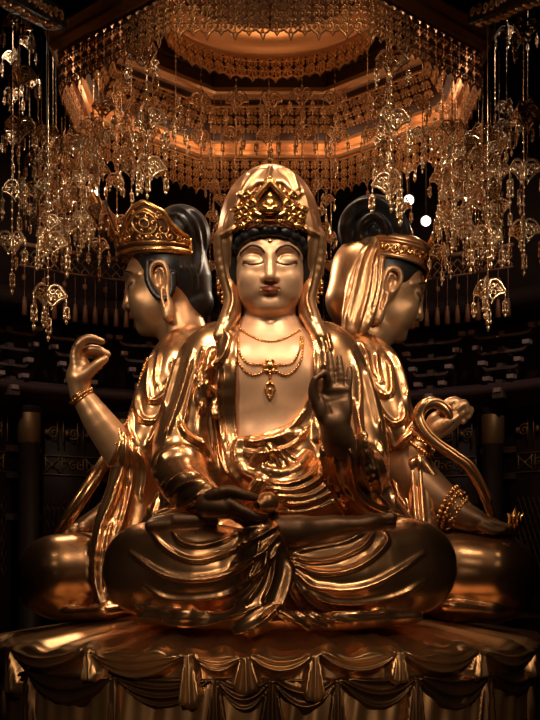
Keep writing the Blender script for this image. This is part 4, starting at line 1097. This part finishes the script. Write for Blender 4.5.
def canopy():
    root = thing('canopy', 'octagonal gilded canopy with fretwork valance and round dome above the statues', 'canopy', (0, YA, CZL))
    inv = Matrix.Translation((0, -YA, -CZL))
    def add(o): o.parent = root; o.matrix_parent_inverse = inv; return o
    c = CR / math.cos(0)
    add(oct_prof(MB(), [(c + .10, CZL + .22), (c + .12, CZL + .18), (c + .06, CZL + .12), (c + .08, CZL + .06), (c + .02, CZL), (c - .10, CZL), (c - .13, CZL + .03), (c - .09, CZL + .06), (c - .12, CZL + .09), (c - .10, CZL + .14), (c - .16, CZL + .16), (c - .16, CZL + .22), (c + .10, CZL + .22)]).build('ledge', M['ledge'], None, False))
    for i in range(8):
        a, b = octp(i, c - .03, 0), octp(i + 1, c - .03, 0); d = b - a; w = d.length
        P = lambda u, v: a + d * (u / w) + Vector((0, 0, v))
        add(fret(MB(), w, CZL - .01, .46, P, .0105, .135, 3).build('valance_panel', M['lace']))
        # second, lower lace fringe: droplets
        # inner wall panel leaning in, with frame and fret frieze
        a2, b2 = octp(i, c - .16, CZL + .2), octp(i + 1, c - .16, CZL + .2); a3, b3 = octp(i, 1.98, CZL + .62), octp(i + 1, 1.98, CZL + .62)
        add(MB().sheet([[a2, b2], [a3, b3]]).build('wood_panel', M['wood_red']))
        d2 = (b2 - a2); up = ((a3 + b3) - (a2 + b2)) * .5; ww = d2.length
        nrm = d2.normalized().cross(up.normalized()) ; cen = Vector((0, YA, CZL + .3)); nrm = nrm if nrm.dot(cen - a2) > 0 else -nrm
        P2 = lambda u, v: a2 + d2 * (.05 + .9 * u / ww) + up * v + nrm * .03
        fr = fret(MB(), ww, .86, .66, lambda u, v: P2(u, v), .012, .17, 3, False)
        add(fr.build('frieze_fret', M['lace']))
    add(oct_prof(MB(), [(1.98, CZL + .62), (1.86, CZL + .60), (1.84, CZL + .64), (1.80, CZL + .66), (1.82, CZL + .72), (1.98, CZL + .74)]).build('upper_ledge', M['ledge'], None, False))
    mb = MB()
    for r0, z0, r1, z1 in ((1.86, .72, 1.84, 1.06), (1.84, 1.06, 1.52, 1.10)):
        oct_prof(mb, [(r0, CZL + z0), (r1, CZL + z1)])
    for i in range(8):
        for t in (.0, .25, .5, .75): mb.tube([octp(i + t, 1.83, CZL + .74), octp(i + t, 1.81, CZL + 1.05)], .022, 4)
        mb.tube([octp(i, 1.82, CZL + .9), octp(i + 1, 1.82, CZL + .9)], .02, 4)
    add(mb.build('upper_wall', M['wood_red'], None, False))
    mb = MB(); n = 64; mb.lathe([(1.75, CZL + 1.09), (1.36, CZL + 1.09)], 8, (0, YA, 0), R(22.5))
    add(mb.build('ceiling_board', M['wood_red'], None, False))
    mb = MB().lathe([(1.42, CZL + 1.10), (1.42, CZL + 1.02), (1.34, CZL + .97), (1.30, CZL + .90), (1.22, CZL + .88), (1.17, CZL + .92), (1.19, CZL + .98), (1.12, CZL + 1.04), (1.12, CZL + 1.2)], 64, (0, YA, 0))
    add(mb.build('dome_ring', M['ledge']))
    w = 2 * PI * 1.24
    P = lambda u, v: Vector(((1.24 + (v - (CZL + .9)) * .22) * math.cos(u / 1.24), YA + (1.24 + (v - (CZL + .9)) * .22) * math.sin(u / 1.24), v))
    add(fret(MB(), w, CZL + .90, .33, P, .014, .15, 2).build('dome_fret', M['lace']))
    mb = MB().lathe([(1.12, CZL + 1.2), (1.05, CZL + 1.5), (.8, CZL + 1.8), (.4, CZL + 1.95), (.001, CZL + 2.0)], 48, (0, YA, 0))
    for k in range(24):
        q = k * PI / 12; mb.tube([(rr * math.cos(q), YA + rr * math.sin(q), CZL + z) for rr, z in ((1.11, 1.2), (1.04, 1.5), (.79, 1.78), (.39, 1.93), (.05, 1.98))], .025, 5)
    add(mb.build('dome', M['wood_red']))
    # roof of the canopy above, hung from the hall ceiling
    add(oct_prof(MB(), [(c + .10, CZL + .22), (c + .05, CZL + .9), (1.9, CZL + 2.1), (.3, CZL + 2.3)]).build('canopy_roof', M['wood'], None, False))
    mb = MB()
    for i in range(8): mb.tube([octp(i, 1.6, CZL + 2.1), octp(i, 1.6, ZC)], .03, 6)
    add(mb.build('suspension_rod', M['wood']))
canopy()
# carved beams reaching out from the canopy corners
for i, (p, q) in enumerate((((8, -6), (57, 20)), ((478, 16), (540, -10)))):
    a, b = Vector(W(*p, -1.2)), Vector(W(*q, -.2)) if i == 0 else Vector(W(*q, -1.2))
    if i: a = Vector(W(*p, -.2))
    d = b - a; u = d.normalized(); o = thing('carved_beam', ('carved gilt beam end slanting down at the upper left corner', 'carved gilt beam end slanting up at the upper right corner')[i], 'beam', a)
    s = u.cross(Vector((0, 0, 1))).normalized(); up = s.cross(u)
    e0, e1 = (-1.2, d.length) if i == 0 else (0, d.length + 1.2)
    mb = MB(); vs = [u * t + s * sx * .10 + up * sz * .09 for t in (e0, e1) for sx, sz in ((-1, -1), (1, -1), (1, 1), (-1, 1))]
    mb.add(vs, [(0, 1, 2, 3), (7, 6, 5, 4), (0, 4, 5, 1), (1, 5, 6, 2), (2, 6, 7, 3), (3, 7, 4, 0)]); mb.build('timber', M['wood'], o, False)
    mb = MB(); sd = -1 if s.y > 0 else 1
    for k in range(int((e1 - e0) / .12)):
        t = e0 + .08 + k * .12
        mb.tube([u * (t + x) + up * z + s * sd * .108 for x, z in spiral(0, 0, .055, 1.3, k * 2, 1 - 2 * (k % 2), 10)], .012, 4)
        mb.tube([u * (t + x) - up * .098 + s * z for x, z in spiral(0, 0, .06, 1.3, k * 2, 1 - 2 * (k % 2), 10)], .012, 4)
    mb.build('carving', M['ledge'], o)

# ================================================================== hanging ornaments: chains carrying three-winged filigree tiers with drops
def wing_mesh(seed):
    mb = MB(); rng = random.Random(seed)
    out = spline([(.0, .045), (.03, .095), (.075, .105), (.115, .085), (.15, .035), (.175, -.005), (.15, -.02), (.11, -.03), (.075, -.06), (.045, -.085), (.02, -.06), (.0, -.03)], 2)
    for k in range(3):
        q = 2 * PI * k / 3; cs, sn = math.cos(q), math.sin(q)
        P = lambda a, b: (a * cs, a * sn, b)
        mb.tube([P(*p) for p in out], .0145, 4, False)
        for cx, cz, r, a0, sg in ((.05, .05, .036, 2.5, 1), (.095, .045, .034, 0, -1), (.06, -.022, .032, 3.5, -1), (.115, .002, .024, 1, 1), (.14, .008, .016, 2, 1), (.025, -.0, .022, 1, -1)):
            mb.tube([P(*p) for p in spiral(cx, cz, r, 1.1, a0, sg, 8)], .0125, 4, False)
        mb.tube([P(.02, -.06), P(.045, -.10), P(.03, -.12)], .009, 4, False)
        mb.tube([P(.17, 0), P(.172, -.05)], .006, 4, False)
    mb.lathe([(.001, .10), (.016, .09), (.012, .04), (.022, 0), (.014, -.06), (.001, -.10)], 6)
    return mb.mesh('tier')
def drop_mesh(L):
    mb = MB()
    mb.tube([(0, 0, 0), (0, 0, -.05)], .006, 4)
    mb.lathe([(.001, -.04), (.026, -.055), (.032, -.075), (.026, -.08), (.001, -.08)], 6)
    for k in range(3):
        q = 2 * PI * k / 3; x, y = .024 * math.cos(q), .024 * math.sin(q)
        mb.tube([(x, y, -.075), (x, y, -.075 - L * .5)], .008, 4); mb.ball((x, y, -.075 - L * .58), (.012, .012, .024), 5, 4)
    mb.tube([(0, 0, -.08), (0, 0, -.08 - L * .75)], .007, 4); mb.ball((0, 0, -.08 - L * .6), .017, 5, 4); mb.lathe([(.001, -.08 - L * .72), (.018, -.08 - L * .85), (.012, -.08 - L), (.001, -.08 - L * 1.12)], 5)
    return mb.mesh('drop')
WM = [wing_mesh(i) for i in range(2)]; DM = [drop_mesh(.11), drop_mesh(.17)]
for m_ in WM + DM: m_.materials.append(M['orn'])
RN = random.Random(11)
PLACED = []
def clear(f, gap=.36):
    """draws (column, depth) from f until the new strand hangs clear of its neighbours"""
    for _ in range(200):
        px, y = f(); x = W(px, 300, y)[0]
        if all(math.hypot(x - a, y - b) > gap for a, b in PLACED): break
    return px, y
def ornament(px, y, top, tiers, bot, label, group, k=1., beads=False, long_top=None):
    """chain at picture column px, depth y; tiers = rows of the wings, bot = row of the lowest drop"""
    x = W(px, 300, y)[0]; ap = max(x * math.cos(q * PI / 4) + (y - YA) * math.sin(q * PI / 4) for q in range(8))
    # the chain starts at whatever hangs over it: dome, ceiling board, leaning panel, ledge or the hall ceiling
    zt = ZC if ap > 2.58 else CZL + float(np.interp(ap, [0, .4, .8, 1.05, 1.12, 1.36, 1.7, 1.75, 1.9, 2.0, 2.1, 2.25], [1.95, 1.9, 1.75, 1.45, 1.2, 1.08, 1.08, 1.0, .66, .3, .02, .0]))
    PLACED.append((x, y)); tiers = [t for t in tiers if W(px, t, y)[2] < zt - .14] or [HOR - (zt - .3 - CAMZ) * FPX / (y - CAMY)]; bot = max(bot, tiers[-1] + 30)
    zb = W(px, bot, y)[2]
    rt = thing('hanging_ornament', label, 'hanging ornament', (x, y, zt), group)
    mb = MB(); zl = zb - zt
    mb.tube([(0, 0, 0), (0, 0, zl + .2 * k)], .007 * k, 4)
    z1 = W(px, tiers[0], y)[2] - zt
    for z in np.arange(zl + .25 * k, min(z1 + 1.2, 0), .085 * k): mb.lathe([(.001, z - .022 * k), (.016 * k, z), (.001, z + .022 * k)] if not beads else [(.001, z - .03 * k), (.022 * k, z), (.001, z + .03 * k)], 5)
    mb.build('chain', M['orn'], rt)
    d = link('drop', DM[1], None, rt); d.location = (0, 0, zl + .27 * k); d.scale = (k,) * 3
    for j, py in enumerate(tiers):
        t = link('tier', WM[j % 2], None, rt); t.location = (0, 0, W(px, py, y)[2] - zt); t.scale = (k,) * 3
        t.rotation_euler.z = RN.uniform(0, 2 * PI)
        for q in range(3):
            e = link('drop', DM[RN.randrange(2)], None, t); e.location = (.172 * math.cos(2 * PI * q / 3), .172 * math.sin(2 * PI * q / 3), -.045); e.scale = (RN.uniform(.85, 1.2),) * 3
ZT = CZL + 1.09
o5 = ['leftmost', 'second from the left', 'middle one', 'second from the right', 'rightmost']
for i, (px, t, b) in enumerate(((201, (100, 137), 178), (236, (98, 135), 176), (269, (101, 137), 163), (302, (97, 133), 176), (335, (100, 136), 178))):
    ornament(px, 3.0, 75, t, b, f'{o5[i]} of five two-tier gilt ornaments hanging under the dome', 'ornaments under the dome', .95)
g = 'large ornaments hanging beside the canopy'
ornament(147, -.25, 40, (57, 119, 168), 200, 'large bright gilt ornament hanging high above the tall openwork crown', g, 1.05, True, CZL)
ornament(391, -.25, 40, (64, 121, 184), 203, 'large bright gilt ornament hanging high above the swirled black topknot', g, 1.05, True, CZL)
ornament(19, .3, 0, (22, 75, 128, 190), 238, 'tall four-tier ornament strand at the far left edge', g, 1., False, ZC)
ornament(12, .0, 0, (243,), 295, 'single-tier ornament hanging low by the left edge above gallery brackets', g, 1., False, ZC)
ornament(48, -.2, 0, (243, 297), 342, 'two-tier ornament hanging above the raised curled hand, lowest on its side', g, 1.08, False, ZC)
ornament(524, .2, 0, (30, 115, 172, 230), 277, 'tall four-tier ornament strand at the far right edge', g, 1.08, False, ZC)
ornament(488, -.1, 0, (236, 290), 332, 'two-tier ornament hanging lowest on the side of the right-facing statue', g, 1.05, False, ZC)
ornament(442, 1., 0, (178, 222, 252), 287, 'three-tier ornament hanging clear in front of the dark wall beyond the tiara spike', g, .8, False, ZC)
ornament(99, 1.2, 0, (170, 210, 245), 282, 'three-tier ornament hanging in front of the openwork crown finial', g, .75, False, ZC)
ornament(117, 2.4, 0, (180, 222), 262, 'slim ornament hanging behind the front finial of the tall crown', g, .75, False, CZL)
ornament(402, 2.2, 0, (205, 232), 270, 'slim ornament hanging behind the spike of the tiara', g, .75, False, CZL)
for s, lab in ((-1, 'small gilt strand in the dense cluster hanging between canopy corner and tall crown'), (1, 'small gilt strand in the dense cluster hanging between canopy corner and right edge')):
    for i in range(13):
        c = 65 if s < 0 else 472
        px, y = clear(lambda: (c + (i / 12 - .5) * 54 + RN.uniform(-4, 4), RN.uniform(.5, 3.4)))
        off = abs(px - c) / 27
        bot = 274 - 30 * off * off - RN.uniform(0, 14); tops = 128 + RN.uniform(-6, 26)
        n = RN.choice((3, 4, 4)); tiers = sorted(np.linspace(tops, bot - 32, n) + np.array([RN.uniform(-7, 7) for _ in range(n)]))
        ornament(px, y, 0, [float(t) for t in tiers], bot, lab, 'dense cluster of small strands, ' + ('side of the crown' if s < 0 else 'side of the veil'), RN.uniform(.72, .9), False, CZL if abs(W(px, 0, y)[0]) < 2.4 else ZC)
    lb = 'slender gilt strand hanging across the canopy ledge ' + ('above the tall crown' if s < 0 else 'above the topknot')
    for i in range(5):
        px = (98 + i * 19) if s < 0 else (442 - i * 18)
        px, y = clear(lambda p=px: (p + RN.uniform(-5, 5), RN.uniform(.4, 2.9))); n = RN.choice((2, 3, 3)); t0 = RN.uniform(72, 118)
        tiers = [t0 + j * RN.uniform(24, 34) for j in range(n)]
        ornament(px, y, 40, tiers, tiers[-1] + 40, lb, 'slender strands before the canopy ledge, ' + ('crown side' if s < 0 else 'topknot side'), RN.uniform(.6, .78), False, CZL + .6)
    lb = 'dim slender strand hanging in the dark beyond the ' + ('left' if s < 0 else 'right') + ' canopy corner'
    for i in range(2):
        px = (12 + i * 20) if s < 0 else (528 - i * 22)
        px, y = clear(lambda p=px: (p + RN.uniform(-3, 3), RN.uniform(1.5, 3.6))); tiers = [RN.uniform(20, 60), RN.uniform(80, 110), RN.uniform(120, 150)]
        ornament(px, y, 0, tiers, tiers[-1] + 40, lb, 'dim strands in the dark, ' + ('crown side' if s < 0 else 'topknot side'), RN.uniform(.7, .85), False, ZC)
for px, b in ((214, 250), (221, 262), (318, 246), (326, 262), (210, 300), (331, 300)):
    ornament(px, 3.2, 0, (b - 62, b - 34), b, 'slender strand hanging behind the hood of the front statue', 'strands behind the hood', .6, False, CZL)
# ================================================================== camera and clay light
cam = bpy.data.cameras.new('camera'); co = bpy.data.objects.new('camera', cam); col.objects.link(co)
co.location = (0, CAMY, CAMZ); co.rotation_euler = (PI / 2, 0, 0)
cam.sensor_width = 36; cam.lens = FPX / 720 * 36; cam.shift_y = (HOR - 360) / 720; cam.clip_end = 100
bpy.context.scene.camera = co
sc = bpy.context.scene
sc.view_settings.view_transform = 'Standard'; sc.view_settings.look = 'None'; sc.view_settings.gamma = 1; sc.view_settings.exposure = 0
# ================================================================== light
def light(name, kind, loc, aim, energy, color=(1, .70, .42), size=.3, angle=50, blend=.7):
    l = bpy.data.lights.new(name, kind); l.energy = energy; l.color = color
    if kind == 'AREA': l.shape = 'DISK'; l.size = size
    if kind == 'SPOT': l.spot_size = R(angle); l.spot_blend = blend; l.shadow_soft_size = size
    if kind == 'POINT': l.shadow_soft_size = size
    o = bpy.data.objects.new(name, l); col.objects.link(o); o.location = loc
    o.rotation_euler = (Vector(aim) - Vector(loc)).to_track_quat('-Z', 'Y').to_euler(); return o
WARM = (1., .74, .51); AMB = (1., .50, .22)
# ceiling spots in the hall in front of the statues
for x, y, z, ax, az, e, sz, an in ((-2.4, -4.0, 10.4, -.2, 4.3, 1500, .5, 34), (2.4, -4.0, 10.4, .2, 4.3, 1500, .5, 34), (0, -6.8, 9.6, 0, 4.4, 850, .4, 26), (-5.6, -5.6, 6.9, -1.5, 4.2, 900, .35, 26), (5.6, -5.6, 6.9, 1.5, 4.2, 1000, .35, 26)):
    light('hall_or_fill_spot', 'SPOT', (x, y, z), (ax, 0.2, az), e, WARM, sz, an, 1.)
for sx in (-1, 1):
    light('hall_or_fill_spot', 'SPOT', (sx * 2.2, -7.5, 8.2), (sx * .6, -1.4, 1.5), 140, WARM, .12, 34, 1.)      # added fill for the laps and the throne cloth
    light('hall_or_fill_spot', 'SPOT', (sx * 3.2, -7.0, 7.6), (sx * 1.72, 1.2, 5.7), 1150, (1, .78, .56), .06, 16, 1.)   # unseen extra spot, added to brighten the hanging strands
    light('swag_fill_spot', 'SPOT', (sx * 1.6, -9., 4.6), (sx * 1.2, -1.6, 1.35), 780, WARM, .10, 22, 1.)      # added low front fill, no known lamp, grazes the swags
    light('bracket_fill_spot', 'SPOT', (sx * 3.6, 1.0, 9.8), (sx * 3.9, 7.2, 5.2), 420, (1, .80, .68), .1, 60, .8)  # added fill to lift the bracket sets out of the dark
# lamps up in the dome and along the canopy ledge
light('dome_lamp', 'POINT', (0, YA, CZL + 1.35), (0, 0, 0), 16, AMB, .35)
light('dome_downlight', 'SPOT', (0, YA - .4, CZL + .7), (0, YA - .9, 0), 500, WARM, .5, 70, .8)
for k in (7, 0, 1, 2, 3):
    for t in (.1, .3, .5, .7, .9):
        p = octp(k, 2.14, CZL + .04) * (1 - t) + octp(k + 1, 2.14, CZL + .04) * t
        light('ledge_lamp', 'POINT', p, (0, 0, 0), .85, (1, .64, .38), .06)
w = bpy.data.worlds.new('hall_air'); bpy.context.scene.world = w; w.use_nodes = True
w.node_tree.nodes['Background'].inputs[0].default_value = (.02, .012, .008, 1); w.node_tree.nodes['Background'].inputs[1].default_value = .5
# small spotlight fixtures among the hanging strands
M['lamp'] = mat('lamp_glass', (1, .9, .75), 0, .3, emit=(1, .86, .66), estr=22)
M['steel'] = mat('grey_lamp_housing', (.25, .22, .2), .8, .35)
for px, py, y, lab in ((47, 156, 3.6, 'small round spotlight glowing highest among the left strands'), (93, 195, 4.0, 'small glowing spotlight, upper of the pair left of the tall crown'), (98, 218, 3.8, 'small glowing spotlight with pale housing, lower of the pair left of the crown'),
                       (409, 200, 3.9, 'small glowing spotlight right beside the swirled black topknot'), (426, 221, 3.8, 'small glowing spotlight with pale housing just over the tiara spike')):
    p = Vector(W(px, py, y)); rt = thing('spotlight', lab, 'spotlight', p, 'small spotlights behind the strands')
    aim = (Vector((0, -4, 4.0)) - p).normalized(); rot = Vector((0, 0, -1)).rotation_difference(aim).to_matrix()
    mb = MB().lathe([(.001, .16), (.06, .15), (.075, .10), (.078, -.03), (.066, -.03), (.06, .0)], 14); mb.v = [tuple(rot @ Vector(q)) for q in mb.v]; mb.tube([(0, 0, .05), (0, 0, ZC - p.z)], .012, 5); mb.build('housing', M['steel'], rt)
    mb = MB().lathe([(.062, -.0), (.04, -.012), (.001, -.016)], 14); mb.v = [tuple(rot @ Vector(q)) for q in mb.v]; mb.build('lens', M['lamp'], rt)
    light('spot_beam', 'SPOT', p + aim * .08, p + aim, 120, WARM, .06, 100, .6)
bpy.context.scene.cycles.use_denoising = True
bpy.context.scene.cycles.sample_clamp_indirect = 4
print('BUILD TIME', time.time() - T0)
